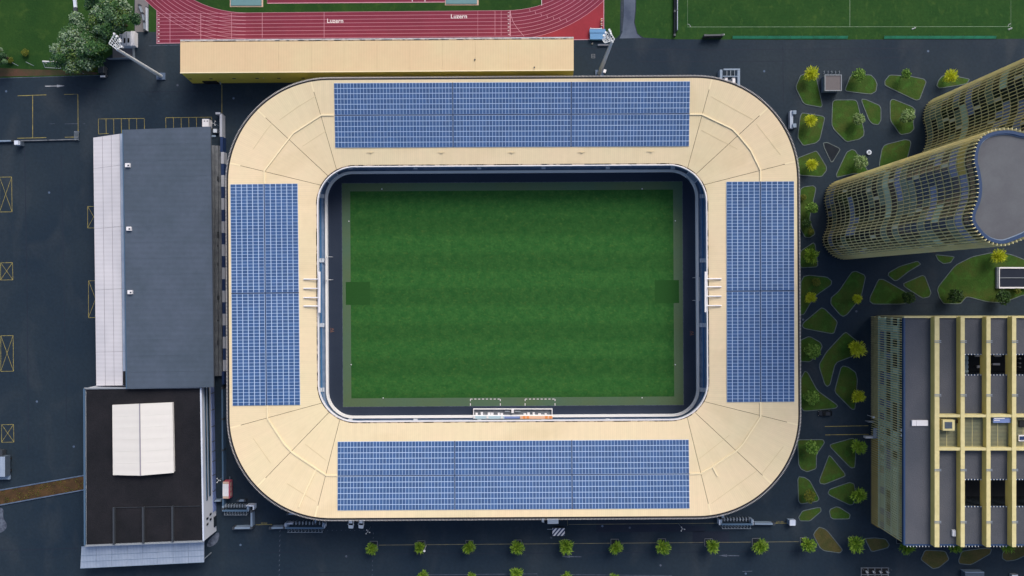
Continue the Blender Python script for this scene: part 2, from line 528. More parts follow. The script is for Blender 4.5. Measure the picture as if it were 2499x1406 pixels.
sheet('lawn', [(1562, -300), (2900, -300), (2900, 92), (2300, 96), (1900, 97), (1640, 96), (1571, 92), (1556, 82), (1549, 55), (1552, 25)], 0.004, 'lawn_field')
sheet('path', [(1524, -300), (1560, -300), (1550, 25), (1547, 55), (1554, 82), (1566, 93), (1512, 94), (1519, 78), (1522, 40)], 0.008, 'path_grey')
line([(1518, -40), (1518, 76)], 0.12, 0.03, 'worn_paint', 'lawn_edge')
# training field markings
for seg in ([(1678, -300), (1678, 66), (2467, 65), (2467, -300)], [(2074, -300), (2074, 65)]):
    line(seg, 0.11, 0.010, 'field_paint', 'field_line')
line([(1678 + 7 * math.cos(a), 66 - 7 * math.sin(a)) for a in [i * math.pi / 16 for i in range(9)]], 0.12, 0.011, 'white_paint', 'field_line')
line([(2467 - 7 * math.cos(a), 65 - 7 * math.sin(a)) for a in [i * math.pi / 16 for i in range(9)]], 0.12, 0.011, 'white_paint', 'field_line')

# ------------------------------------------------------------------ running track
LC, RC, R0, LW = (600.0, -242.5), (1235.0, -248.0), 274.0, 8.9
def track_path(r):
    pts = []
    for i in range(25):
        pts.append((LC[0] + r * math.cos(math.pi - (i / 24.0) * math.pi / 2), LC[1] + r * math.sin(math.pi - (i / 24.0) * math.pi / 2)))
    for i in range(1, 25):
        t = math.pi / 2 - (i - 1) / 23.0 * math.pi / 2
        pts.append((RC[0] + r * math.cos(t), RC[1] + r * math.sin(t)))
    return pts
ro = R0 + 8 * LW
outer = [p for p in track_path(ro)]
body = [p for p in outer if p[0] < 385 and p[1] < 26] + [(382, 26), (382, 105.5), (440, 105), (1440, 97), (1473, 95)] + [p for p in outer if p[0] > 1455 and p[1] < 16]
trk = sheet('running_track', body, 0.006, 'track')
red = [(1290, 97)] + [(RC[0] + ro * math.cos(t), RC[1] + ro * math.sin(t)) for t in [R(78), R(70), R(62), R(54), R(50), R(46)]] + [(1473, 3), (1473, 95)]
sheet('track_apron', red, 0.010, 'track_red')
sheet('infield', [p for p in track_path(R0)], 0.012, 'lawn')
for i in range(9):
    line(track_path(R0 + i * LW), 0.10, 0.020, 'track_line', 'lane_line', parent=trk)
for i in range(9):
    y = 34 + i * LW
    line([(382, y), (600, y - 2)], 0.09, 0.0225, 'track_line', 'lane_line', parent=trk)
for x, y0, y1, w in [(383, 26, 105, .16), (415, 34, 104, .12), (490, 33, 103, .12), (565, 32, 95, .1), (640, 31, 92, .12), (791, 30, 92, .12), (1166, 27, 88, .06), (1208, 27, 87, .1), (1223, 27, 87, .08), (1245, 26, 89, .26)]:
    line([(x, y0), (x, y1)], w, 0.025, 'track_line', 'start_line', parent=trk)
line([(1246, 35), (1253, 55), (1263, 70), (1279, 89)], 0.12, 0.027, 'track_line', 'start_line', parent=trk)
line([(1473.5, 95), (1473.5, -2)], 0.2, 0.028, 'track_line', 'track_edge', parent=trk)
line([(1400, 97), (1440, 96.5)], 0.2, 0.028, 'track_line', 'track_edge', parent=trk)
line([(382, 106), (442, 105)], 0.2, 0.028, 'track_line', 'track_edge', parent=trk)
for k in range(20):                        # staggered marks on the far bend
    a = R(78 - k * 2.4)
    r = R0 + (k % 7 + 0.2) * LW
    p = (RC[0] + r * math.cos(a), RC[1] + r * math.sin(a))
    q = (RC[0] + (r + 7) * math.cos(a), RC[1] + (r + 7) * math.sin(a))
    line([p, q], 0.1, 0.026, 'track_line', 'start_line', parent=trk)
def lettering(txt, px, py, size, m, z=0.03, rz=0.0, off=0.0, parent=None, name='lettering', bold=0.03):
    cu = bpy.data.curves.new(name, 'FONT')
    cu.body = txt
    cu.size = size
    cu.offset = bold
    cu.align_x, cu.align_y = 'CENTER', 'CENTER'
    cu.materials.append(M[m])
    cu.resolution_u = 3
    o = bpy.data.objects.new(name, cu)
    COL.objects.link(o)
    o.location = W(px, py)
    o.location.z = z
    o.rotation_euler = (0, 0, rz)
    if parent:
        o.parent = parent
    return o
lettering('Luzern', 818, 51.5, 1.95, 'track_white', 0.032, R(0.4), parent=trk, bold=0.02)
lettering('Luzern', 1120, 40.5, 1.95, 'track_white', 0.032, R(0.4), parent=trk, bold=0.02)
for i in range(8):
    lettering(str(i + 1), 387.5, 38.5 + i * LW, 0.75, 'track_white', 0.034, R(90), parent=trk, bold=0.02)
for i in range(7):
    lettering(str(i + 1), 1241, 30.5 + i * LW, 0.75, 'track_white', 0.034, R(-90), parent=trk, bold=0.02)
sheet('jump_runway', [(652, -120), (1086, -120), (1086, 4.5), (652, 7.5)], 0.016, 'track')
line([(652, -40), (652, 8), (1088, 5), (1088, -40)], 0.25, 0.022, 'track_line', 'track_edge', parent=trk)
for x in (1006, 1037):
    line([(x, -20), (x, 4)], 0.2, 0.030, 'track_white', 'start_line', parent=trk)
line([(1322, -10), (1322, 14)], 0.14, 0.030, 'track_white', 'start_line', parent=trk)
sheet('jump_runway', [(1322, -60), (1420, -60), (1372, -10), (1322, 13)], 0.0145, 'track')

# ------------------------------------------------------------------ pitch inside the stadium
ROT = R(0.33)
SCX, SCY = 1251.0, 716.0
def rp(px, py):
    dx, dy = px - SCX, py - SCY
    return (SCX + dx * math.cos(ROT) + dy * math.sin(ROT), SCY - dx * math.sin(ROT) + dy * math.cos(ROT))
def rrect(x0, x1, y0, y1, r, nc=20, ns=24):
    pts = []
    def seg(a, b, n):
        for i in range(n):
            pts.append((a[0] + (b[0] - a[0]) * i / n, a[1] + (b[1] - a[1]) * i / n))
    def arc(cx, cy, a0, a1, n):
        for i in range(n):
            a = a0 + (a1 - a0) * i / n
            pts.append((cx + r * math.cos(a), cy + r * math.sin(a)))
    h = math.pi / 2
    seg((x0 + r, y0), (x1 - r, y0), ns)
    arc(x1 - r, y0 + r, -h, 0, nc)
    seg((x1, y0 + r), (x1, y1 - r), ns)
    arc(x1 - r, y1 - r, 0, h, nc)
    seg((x1 - r, y1), (x0 + r, y1), ns)
    arc(x0 + r, y1 - r, h, 2 * h, nc)
    seg((x0, y1 - r), (x0, y0 + r), ns)
    arc(x0 + r, y0 + r, 2 * h, 3 * h, nc)
    return [rp(*p) for p in pts]

def rsheet(name, x0, x1, y0, y1, z, m, parent=None):
    return sheet(name, [rp(x0, y0), rp(x1, y0), rp(x1, y1), rp(x0, y1)], z, m, parent=parent)
sheet('pitch_surround', rrect(770, 1733, 392, 1042, 70), 0.008, 'perimeter')
rsheet('turf_border', 835.5, 1667, 445, 991, 0.014, 'turf')
pitch = rsheet('pitch', 856, 1644, 465, 970, 0.020, 'pitch')
for a in (844, 1598):
    rsheet('turf_patch', a, a + 59, 686, 742, 0.026, 'pitch_patch', parent=None)
for a, b in [((835.5, 445), (1667, 445)), ((835.5, 445), (835.5, 991)), ((1667, 445), (1667, 991)), ((835.5, 991), (1667, 991))]:
    line([rp(*a), rp(*b)], 0.13, 0.022, 'worn_paint', 'edge_line', parent=pitch)
for x0 in (1148, 1281.5):
    segs = []
    for i in range(8):
        t0 = x0 + i * 73 / 7.7
        segs.append(((t0, 974), (min(t0 + 5, x0 + 73), 974)))
    for xx in (x0, x0 + 73):
        segs += [((xx, 974), (xx, 979)), ((xx, 984), (xx, 990))]
    for a, b in segs:
        line([a, b], 0.22, 0.030, 'track_white', 'dashed_line', parent=pitch)
for x, y, rz in ((812.5, 806, R(90)), (1690.5, 813.5, R(90))):
    lettering('TV', x, y, 1.1, 'text_dark', 0.024, rz, parent=pitch)
    line([(x - 6, y + 6), (x - 6, y - 6)], 0.1, 0.025, 'text_dark', 'painted_line', parent=pitch)

# ------------------------------------------------------------------ stadium
ZRI, ZRO = 12.8, 16.2          # the roof rises gently from its inner to its outer edge
ZR = ZRO
OUT = dict(x0=558.5, x1=1946.5, y0=193, y1=1262, r=247)
INN = dict(x0=772, x1=1730, y0=400.5, y1=1031, r=95)
def grow(d, g, dr=None):
    return rrect(d['x0'] - g, d['x1'] + g, d['y0'] - g, d['y1'] + g, d['r'] + (g if dr is None else dr))
def sd_rr(px, py, d):
    """signed distance in pixels to a rounded rectangle"""
    dx, dy = px - SCX, py - SCY
    x, y = SCX + dx * math.cos(ROT) - dy * math.sin(ROT), SCY + dx * math.sin(ROT) + dy * math.cos(ROT)
    qx = abs(x - (d['x0'] + d['x1']) / 2) - (d['x1'] - d['x0']) / 2 + d['r']
    qy = abs(y - (d['y0'] + d['y1']) / 2) - (d['y1'] - d['y0']) / 2 + d['r']
    return math.hypot(max(qx, 0), max(qy, 0)) + min(max(qx, qy), 0) - d['r']
def zr(px, py):
    a, b = max(0, sd_rr(px, py, INN)), max(0, -sd_rr(px, py, OUT))
    t = a / (a + b) if a + b > 0 else 0
    return ZRI + (ZRO - ZRI) * t
def WR(px, py, dz=0.0):
    return W(px, py, zr(px, py) + dz)
stad = thing('stadium', 'cream-roofed football stadium with rounded corners wrapped round a green pitch', 'stadium', (0, 0, 0))

class Path:
    def __init__(self, pts):
        self.p = [Vector(q) for q in pts]
        self.s = [0.0]
        for i in range(len(self.p)):
            self.s.append(self.s[-1] + (self.p[(i + 1) % len(self.p)] - self.p[i]).length)
        self.L = self.s[-1]
    def at(self, s):
        s %= self.L
        lo, hi = 0, len(self.p)
        while hi - lo > 1:
            mid = (lo + hi) // 2
            if self.s[mid] <= s:
                lo = mid
            else:
                hi = mid
        a, b = self.p[lo], self.p[(lo + 1) % len(self.p)]
        d = self.s[lo + 1] - self.s[lo]
        return a.lerp(b, (s - self.s[lo]) / d if d else 0)
    def find(self, q):
        q = Vector(q)
        best = min(range(int(self.L)), key=lambda i: (self.at(i) - q).length_squared)
        return float(best)
PO, PI_ = Path(rrect(**OUT, nc=40)), Path(rrect(**INN, nc=40))
SEAMS = [((1738, 190), (1681, 405)), ((1876, 262), (1702, 422)), ((1946, 393), (1727, 447)),
         ((1946, 1037), (1727, 985)), ((1874, 1172), (1697, 1007)), ((1736, 1262), (1682, 1029)),
         ((769, 1262), (826, 1030)), ((634, 1182), (800, 1010)), ((562, 1045), (776, 989)),
         ((560, 398), (778, 450)), ((629, 270), (797, 426)), ((757, 190), (820, 412))]
so = [PO.find(a) for a, b in SEAMS]
si = [PI_.find(b) for a, b in SEAMS]
for k in range(12):
    a0, a1 = so[k], so[(k + 1) % 12]
    b0, b1 = si[k], si[(k + 1) % 12]
    if a1 < a0: a1 += PO.L
    if b1 < b0: b1 += PI_.L
    n = 70
    g = 0.55
    mb = MB()
    A = [PO.at(a0 + g + (a1 - a0 - 2 * g) * i / n) for i in range(n + 1)]
    B = [PI_.at(b0 + g + (b1 - b0 - 2 * g) * i / n) for i in range(n + 1)]
    long = (a1 - a0) > 400
    NR = 6
    rows_ = [[WR(p.x * (1 - r / NR) + q.x * r / NR, p.y * (1 - r / NR) + q.y * r / NR) for p, q in zip(A, B)] for r in range(NR + 1)]
    At, Bt = rows_[0], rows_[-1]
    mb.uv = []
    arc = [0.0]
    for i in range(1, n + 1):
        arc.append(arc[-1] + (At[i] - At[i - 1]).length)
    for r in range(NR + 1):
        for i, p in enumerate(rows_[r]):
            mb.v.append(tuple(p))
            if long:          # ribs run straight across the stand
                mb.uv.append((p.x, p.y) if k in (11, 5) else (p.y, p.x))
            else:
                mb.uv.append((arc[i], (At[i] - p).length))
    for r in range(NR):
        for i in range(n):
            q = r * (n + 1) + i
            mb.f.append((q, q + 1, q + n + 2, q + n + 1)); mb.m.append(0)
    dn = [p - Vector((0, 0, .45)) for p in At]
    dn2 = [p - Vector((0, 0, .45)) for p in Bt]
    nv = len(mb.v)
    mb.strip(At, dn)
    mb.strip(Bt, dn2)
    for sgn in (0, -1):
        col_ = [rows_[r][sgn] for r in range(NR + 1)]
        mb.strip(col_, [p - Vector((0, 0, .45)) for p in col_])
    mb.uv += [(0.0, 0.0)] * (len(mb.v) - nv)
    mb.build('roof_section', M['cream'], stad)
    # dark joint between two roof sections
    p, q = PO.at(so[k]), PI_.at(si[k])
    p2 = p.lerp(q, 0.0)
    MB().bar(WR(p2.x, p2.y, -.26), WR(q.x, q.y, -.26), 0.3, 0.2).build('roof_seam', M['seam'], stad)
    p3 = p.lerp(q, 0.115)
    MB().bar(WR(p.x, p.y, .02), WR(p3.x, p3.y, .02), .42, .05).build('seam_cover', M['cream_plain'], stad)
# faint cross joints on the corner sections
for k, pts in enumerate([[(682, 293), (725, 262), (770, 235)], [(617, 365), (650, 318), (664, 302)], [(738, 357), (795, 320)],
                         [(1736, 236), (1838, 292)], [(1712, 318), (1800, 364)], [(1846, 303), (1905, 378)],
                         [(1860, 1156), (1912, 1090)], [(1736, 1229), (1846, 1150)], [(1706, 1120), (1780, 1062)],
                         [(770, 1224), (700, 1180)], [(796, 1124), (745, 1084)], [(618, 1070), (660, 1130)]]):
    jb = MB()
    for a_, b_ in zip(pts[:-1], pts[1:]):
        for u in range(8):
            c_ = [(a_[0] + (b_[0] - a_[0]) * v, a_[1] + (b_[1] - a_[1]) * v) for v in (u / 8, (u + 1) / 8)]
            jb.bar(WR(*c_[0], .01), WR(*c_[1], .01), .16, .05)
    jb.build('roof_joint', M['cream_dark'], stad)
# raised cable duct that follows the middle of the roof
DUCT = [[(815, 281), (784, 281), (716, 325), (703, 341), (645, 417), (645, 449)],
        [(1683, 279), (1713, 279), (1788, 315), (1803, 331), (1832, 366), (1856, 415), (1856, 443)],
        [(1856, 982), (1856, 1018), (1841, 1041), (1813, 1084), (1797, 1101), (1740, 1139), (1711, 1156), (1683, 1157)],
        [(653, 990), (653, 1022), (664, 1040), (693, 1084), (714, 1106), (771, 1144), (797, 1161), (824, 1161)],
        [(771, 1146), (750, 1190), (729, 1238)], [(1740, 1141), (1751, 1162)]]
for pts in DUCT:
    mb = MB()
    for a, b in zip(pts[:-1], pts[1:]):
        mid_ = ((a[0] + b[0]) / 2, (a[1] + b[1]) / 2)
        mb.bar(WR(*a, .12), WR(*mid_, .12), 0.42, 0.24).bar(WR(*mid_, .12), WR(*b, .12), 0.42, 0.24)
    mb.build('cable_duct', M['cream_plain'], stad)
for x, y in ((905, 373), (1078, 373), (1249, 373), (1420, 372.5), (1588, 370.5)):
    c = WR(x, y)
    MB().bar(c + Vector((-1.3, 0, .12)), c + Vector((1.0, .1, .12)), .1, .1).box(c.x - .3, c.x + .3, c.y - .2, c.y + .2, c.z, c.z + .25).build('roof_fixture', M['cream_dark'], stad)
# edges
def ring(name, pa, pb, z0, z1, m, parent=stad):
    A0 = [W(*p, z1) for p in pa]
    B0 = [W(*p, z1) for p in pb]
    mb = MB()
    mb.strip(A0, B0, closed=True)
    lo_a = [Vector((p.x, p.y, z0)) for p in A0]
    lo_b = [Vector((p.x, p.y, z0)) for p in B0]
    mb.strip(A0, lo_a, closed=True)
    mb.strip(B0, lo_b, closed=True)
    mb.strip(lo_a, lo_b, closed=True)
    return mb.build(name, M[m], parent)
ring('outer_gutter', grow(OUT, 4.2), grow(OUT, 0.1), ZR - 0.5, ZR - 0.12, 'gutter_dark')
ring('inner_gutter', grow(INN, -0.1), grow(INN, -2.6), ZRI - 0.4, ZRI - 0.1, 'gutter_dirty')
ring('inner_fascia', grow(INN, -2.7), grow(INN, -5.2), ZRI - 0.9, ZRI + 0.05, 'white')
fa = grow(OUT, -3)
wall_out = [W(*p, ZR) for p in fa]
wall_in = [W(*p, ZR) for p in grow(OUT, -7)]
mb = MB()
mb.strip(wall_out, [Vector((p.x, p.y, 0)) for p in wall_out], closed=True)
for v in range(len(mb.v)):
    x, y, z = mb.v[v]
    if z > 1: mb.v[v] = (x, y, ZR - 0.55)
mb.build('facade_wall', M['facade_dark'], stad)
FP = Path([W(*p, ZR - 0.1)[:2] for p in rrect(OUT['x0'] - 6.0, OUT['x1'] + 6.0, OUT['y0'] - 6.0, OUT['y1'] + 6.0, OUT['r'] + 6, nc=40)])
mb = MB()
nf = int(FP.L / 0.42)
for i in range(nf):
    c = FP.at(i * FP.L / nf)
    c2 = FP.at(i * FP.L / nf + 0.05)
    t = (c2 - c).normalized() * 0.075
    nrm = Vector((t.y, -t.x)).normalized() * 0.2
    q = [c - t - nrm, c + t - nrm, c + t + nrm, c - t + nrm]
    mb.hexa([(v.x, v.y, 3.5) for v in q], [(v.x, v.y, ZR - 0.15) for v in q])
mb.build('facade_fins', M['fin'], stad, kind='stuff')

# seating bowl under the roof
FR = dict(x0=796.5, x1=1703, y0=417.5, y1=1017.5, r=66)
def bowl(g):                         # g metres outwards from the front wall, as world points
    k = CAM_H / FPX
    return [W(*p)[:2] for p in rrect(FR['x0'] - g / k, FR['x1'] + g / k, FR['y0'] - g / k, FR['y1'] + g / k, FR['r'] + g / k)]
def wring(name, ga, gb, z0, z1, m, parent=stad):
    A, B = bowl(ga), bowl(gb)
    mb = MB()
    A1, B1 = [(p[0], p[1], z1) for p in A], [(p[0], p[1], z1) for p in B]
    A2, B2 = [(p[0], p[1], z0) for p in A], [(p[0], p[1], z0) for p in B]
    mb.strip(A1, B1, closed=True)
    mb.strip(A1, A2, closed=True)
    mb.strip(B1, B2, closed=True)
    return mb.build(name, M[m], parent)
wring('front_wall', -0.7, 0.0, 0.0, 1.25, 'front_white')
NROW = 16
for i in range(NROW):
    g0, g1 = 0.02 + i * 0.85, 0.02 + (i + 1) * 0.85
    wring('terrace_step', g0, g1, 0.0, 0.5 + i * 0.42, 'tier')
    if 0 < i < 8:
        wring('seat_row', g0 + 0.30, g0 + 0.72, 0.5 + i * 0.42, 0.86 + i * 0.42, 'seat_blue')
wring('handrail', 0.95, 1.02, 1.6, 1.66, 'pale_blue_metal')
wring('handrail', 2.72, 2.80, 2.2, 2.26, 'pale_blue_metal')
def aisle(px, py, nx, ny, w=1.3):
    """stair through the seats, starting behind the front wall at px, py"""
    c = W(px, py)
    s = Vector((-ny, nx, 0)) * (w / 2)
    n = Vector((nx, ny, 0))
    mb = MB()
    for i in range(1, 7):
        a = c + n * (0.85 * i - 0.25)
        b = c + n * (0.85 * (i + 1) - 0.25)
        z = 0.9 + i * 0.42
        mb.hexa([(p.x, p.y, z - 0.5) for p in (a - s, b - s, b + s, a + s)], [(p.x, p.y, z) for p in (a - s, b - s, b + s, a + s)])
    mb.build('stair_aisle', M['aisle'], stad)
for x in (857, 1015, 1170, 1326, 1482, 1640):
    aisle(x, 419, 0, 1)
    aisle(x, 1016, 0, -1)
for y in (480, 636, 793, 950):
    aisle(798, y, -1, 0)
    aisle(1701, y, 1, 0)
for cx, cy, dx, dy in ((816, 437, -1, 1), (1683, 437, 1, 1)):         # service gates in two corners
    n = Vector((dx, dy, 0)).normalized()
    s = Vector((-n.y, n.x, 0)) * 1.9
    c = W(cx, cy) - n * 0.4
    mb = MB()
    a, b = c - n * 0.2, c + n * 4.5
    mb.hexa([(p.x, p.y, 0.2) for p in (a - s, b - s, b + s, a + s)], [(p.x, p.y, 1.0 + (2.2 if p in (b - s, b + s) else 0)) for p in (a - s, b - s, b + s, a + s)])
    o = mb.build('gate_ramp', M['pale_blue_metal'], stad)
    for sg in (-1, 1):
        MB().bar((a + s * sg) + Vector((0, 0, 1.4)), (b + s * sg) + Vector((0, 0, 3.6)), 0.22, 0.5).build('gate_rail', M['parapet'], stad)

# ------------------------------------------------------------------ solar arrays
PW, PH = 1.0, 1.0
panel_me = {}
def panel_mesh(w, h):
    key = (round(w, 3), round(h, 3))
    if key not in panel_me:
        panel_me[key] = MB().box(-w / 2, w / 2, -h / 2, h / 2, 0.0, 0.05).mesh('solar_panel', M['panel'])
    return panel_me[key]
def solar_block(q, nx, ny, label, gx=0.0, gy=0.0):
    """q: four photograph corners (tl, tr, br, bl) of the block"""
    c = [WR(*p, .16) for p in q]
    cen = (c[0] + c[1] + c[2] + c[3]) / 4
    loc = Vector((cen.x, cen.y, cen.z - .16))
    t = thing('solar_array', label, 'solar array', loc, 'solar panel blocks on the stadium roof')
    MB().hexa([p - Vector((0, 0, .13)) for p in c], c).build('mounting_frame', M['panel_frame'], t)
    ux = (c[1] - c[0] + c[2] - c[3]) / 2
    uy = (c[0] - c[3] + c[1] - c[2]) / 2
    X = ux.normalized()
    N = X.cross(uy.normalized()).normalized()
    rot = Matrix((X, N.cross(X), N)).transposed().to_euler()
    w = ux.length / nx
    h = uy.length / ny
    me = panel_mesh(w - gx, h - gy)
    for j in range(ny):
        for i in range(nx):
            u, v = (i + 0.5) / nx, (j + 0.5) / ny
            p = (c[0] * (1 - u) + c[1] * u) * (1 - v) + (c[3] * (1 - u) + c[2] * u) * v
            link('solar_panel', me, t, p - loc + N * .004, rot)
    return t
def blocks(q, cuts_x, cuts_y, nx, ny, names, gx, gy, gap=1.35):
    tl, tr, br, bl = [Vector(p) for p in q]
    def at(u, v):
        return (tl * (1 - u) + tr * u) * (1 - v) + (bl * (1 - u) + br * u) * v
    wpx, hpx = (tr - tl).length, (bl - tl).length
    for j in range(len(cuts_y) - 1):
        for i in range(len(cuts_x) - 1):
            e, f = gap / wpx, gap / hpx
            u0 = cuts_x[i] + (e if i else 0)
            u1 = cuts_x[i + 1] - (e if i < len(cuts_x) - 2 else 0)
            v0 = cuts_y[j] + (f if j else 0)
            v1 = cuts_y[j + 1] - (f if j < len(cuts_y) - 2 else 0)
            qq = [at(u0, v0), at(u1, v0), at(u1, v1), at(u0, v1)]
            solar_block([tuple(p) for p in qq], nx, ny, names[j][i], gx, gy)
    MB().face([WR(p[0], p[1], .02) for p in (tl, tr, br, bl)]).build('array_base', M['array_gap'], stad)
E3 = ['end towards the dark grey hall', 'middle of three', 'end towards the curved towers']
blocks([(815, 203), (1684, 198.5), (1681.5, 357), (818, 360.5)], [0, .3333, .6667, 1], [0, .5, 1], 36, 6,
       [['outer solar block beside the gold hall, ' + e for e in E3], ['pitch-side solar block beside the gold hall, ' + e for e in E3]], 0.13, 0.2)
blocks([(824, 1078), (1681, 1073), (1683, 1241), (823.5, 1246)], [0, .3333, .6667, 1], [0, .5, 1], 36, 6,
       [['pitch-side solar block behind the dugout, ' + e for e in E3], ['outer solar block above the parked white cars, ' + e for e in E3]], 0.13, 0.2)
E2 = ['half towards the gold hall', 'half towards the street trees']
blocks([(562, 450), (726.5, 448), (732.5, 988.5), (567.5, 990.5)], [0, .5, 1], [0, .493, 1], 6, 34,
       [['outer solar block beside the dark grey hall, ' + E2[j], 'pitch-side solar block across from the dark grey hall, ' + E2[j]] for j in (0, 1)], 0.2, 0.13, 1.5)
blocks([(1773, 443.5), (1938, 442.5), (1939, 980.5), (1774, 981.5)], [0, .5, 1], [0, .497, 1], 6, 34,
       [['pitch-side solar block facing the planted plaza, ' + E2[j], 'outer solar block facing the planted plaza, ' + E2[j]] for j in (0, 1)], 0.2, 0.13, 1.5)

# screen frames on the inner roof edge
def screen_gantry(x, ys, y0, y1, s, label):
    t = thing('screen_gantry', label, 'gantry', W(x, 712, ZRI), 'screen frames on the inner roof edge')
    MB().bar(W(x, y0, ZRI + 1.1), W(x, y1, ZRI + 1.1), 0.55, 0.7).build('crossbeam', M['white'], t)
    for y in ys:
        MB().tube(W(x, y, ZRI + 0.75), WR(x + s * 39, y, .3), 0.2).build('support_arm', M['white'], t)
screen_gantry(780, (681.5, 704, 726.5, 747), 663, 763, -1, 'white steel screen frame with four arms on the roof edge facing the dark hall side')
screen_gantry(1721.5, (680.5, 700, 723, 746), 663, 762, 1, 'white steel screen frame with four arms on the roof edge facing the plaza side')

# goals standing behind the goal lines
def goal(x, y0, y1, s, label):
    t = thing('football_goal', label, 'goal', W(x, (y0 + y1) / 2), 'goals parked beside the stands')
    a, b = W(x, y0), W(x, y1)
    up = Vector((0, 0, 2.44))
    MB().tube(a + up, b + up, 0.09).build('crossbar', M['white'], t)
    for p in (a, b):
        MB().tube(p, p + up, 0.09).build('post', M['white'], t)
        q = p + Vector((s * 1.7, 0, 0))
        MB().tube(p + up, q + Vector((0, 0, 1.9)), 0.07).tube(q + Vector((0, 0, 1.9)), q, 0.06).build('side_frame', M['white'], t)
goal(800, 627.5, 683, 1, 'white goal frame parked by the stand on the dark hall side')
goal(1703, 678, 733, -1, 'white goal frame parked by the stand on the plaza side')
# small white markers round the turf
for x, y in ((932, 461.5), (1567, 461), (935, 971.5), (1567, 971), (851.5, 540), (1648, 539), (857, 890), (1648, 890)):
    c = W(x, y)
    o = MB().tube((c.x, c.y, 0.02), (c.x, c.y, 0.16), 0.2, 0.12, 8).build('marker_disc', M['lamp_white'])
    tag(o, 'small white marker disc on the turf at the edge of the pitch', 'marker', 'marker discs round the pitch')

# dugout
dg = thing('dugout', 'long glazed team dugout with pale blue and orange benches in front of the stand', 'dugout', W(1251, 1010))
def dbox(name, x0, x1, y0, y1, z0, z1, m, parent=dg):
    a, b = W(x0, y1), W(x1, y0)
    return MB().box(a.x, b.x, a.y, b.y, z0, z1).build(name, M[m], parent)
dbox('floor', 1157, 1347, 998, 1020, 0.02, 0.12, 'concrete')
dbox('front_frame', 1155, 1348, 996.5, 998.5, 0.0, 0.9, 'white')
dbox('side_frame', 1155, 1157, 998.6, 1019, 0.1, 1.1, 'white')
dbox('side_frame', 1346, 1348, 998.6, 1019, 0.1, 1.1, 'white')
dbox('centre_pillar', 1248, 1254, 998.6, 1006, 0.1, 1.6, 'white')
dbox('bench', 1155, 1231, 1013.5, 1020.5, 0.13, 1.5, 'pale_cyan')
dbox('bench', 1231.2, 1269, 1014.5, 1020, 0.13, 1.3, 'glass_blue')
dbox('bench', 1269.2, 1348, 1013.5, 1020.5, 0.13, 1.5, 'pale_orange')
for x in (1279, 1333, 1343, 1288):
    dbox('bench_end', x - 3, x + 3, 1013.2, 1019.5, 1.51, 1.6, 'orange')
for x in (1158, 1190, 1225):
    dbox('bench_end', x - 2.5, x + 2.5, 1013.2, 1019.5, 1.51, 1.6, 'white')
random.seed(3)
for i in range(14):
    x = 1165 + i * 12.6 + random.uniform(-3, 3)
    if 1236 < x < 1268: continue
    dbox('seat', x - random.uniform(1.5, 4), x + random.uniform(1.5, 4), 1007 + random.uniform(-3, 2), 1012.8, 0.13, 0.6 + random.uniform(0, .3), 'white')
dbox('table', 1232, 1244, 1002, 1005, 0.13, 0.8, 'wall_grey')
dbox('table', 1257, 1270, 1002, 1005, 0.13, 0.8, 'wall_grey')

# ------------------------------------------------------------------ buildings beside the stadium
def quad(q, z):
    return [W(p[0], p[1], z) for p in q]
def slab(mb, q, z, t, mi=0):
    c = quad(q, z)
    return mb.hexa([(p.x, p.y, z - t) for p in c], c, mi)
def walls(mb, q, z, d=0.0, z0=0.0, mi=0):
    """closed wall box under a roof outline given in photograph pixels at height z"""
    c = [(p.x, p.y) for p in quad(q, z)]
    if d:
        c = inset(c, d)
    return mb.hexa([(x, y, z0) for x, y in c], [(x, y, z) for x, y in c], mi)

# long gold hall between track and stadium
gh = thing('gold_hall', 'long narrow hall with cream ribbed roof and gold wall beside the running track', 'building', W(920, 150))
Q = [(440, 177), (1400, 170.5), (1400, 96), (440, 103)]
ZG = 11.6
bot = [W(470, 203.5), W(1397, 197), W(1397, 128), W(470, 134)]
topw = quad(Q, ZG - .3)
MB().hexa(bot, topw).build('wall', M['gold_wall'], gh)
cc = [Vector(p) for p in Q]
NPAN = 12
for i in range(NPAN):
    u0, u1 = i / NPAN + (0.00012 if i else 0), (i + 1) / NPAN - (0.00012 if i < NPAN - 1 else 0)
    q = [cc[0].lerp(cc[1], u0), cc[0].lerp(cc[1], u1), cc[3].lerp(cc[2], u1), cc[3].lerp(cc[2], u0)]
    slab(MB(), [tuple(p) for p in q], ZG, 0.28).build('roof_sheet', M['gold_roof'], gh)
MB().bar(W(440, 178, ZG - .1), W(1400, 171.5, ZG - .1), 0.3, 0.25).build('eaves_trim', M['cream_plain'], gh)
slab(MB(), [(440, 102.4), (1400, 95.4), (1400, 90), (440, 97)], ZG - .4, 0.3).build('gutter', M['white_paint'], gh)
MB().bar(W(440, 101.2, ZG - .2), W(1400, 94.2, ZG - .2), 0.2, 0.16).build('gutter_channel', M['gutter_dirty'], gh)
def on_wall(px, z):                      # point on the hall's long wall
    lo, hi = W(470, 203.5).lerp(W(1397, 197), (px - 470) / 927), topw[0].lerp(topw[1], (px - 440) / 960)
    return Vector((lo.x, lo.y + (hi.y - lo.y) * z / ZG, z))
for i, x in enumerate((480, 530, 585, 640, 692, 750, 805)):
    p = on_wall(x, 5.0)
    MB().box(p.x - .5, p.x + .5, p.y - .08, p.y + .3, 4.4, 5.1).build('wall_vent', M['steel_dark'], gh)
p, q = on_wall(502, 1.3), on_wall(536, 1.3)
MB().box(p.x, q.x, p.y - .35, p.y + .3, 0.0, 2.6).build('door', M['black'], gh)
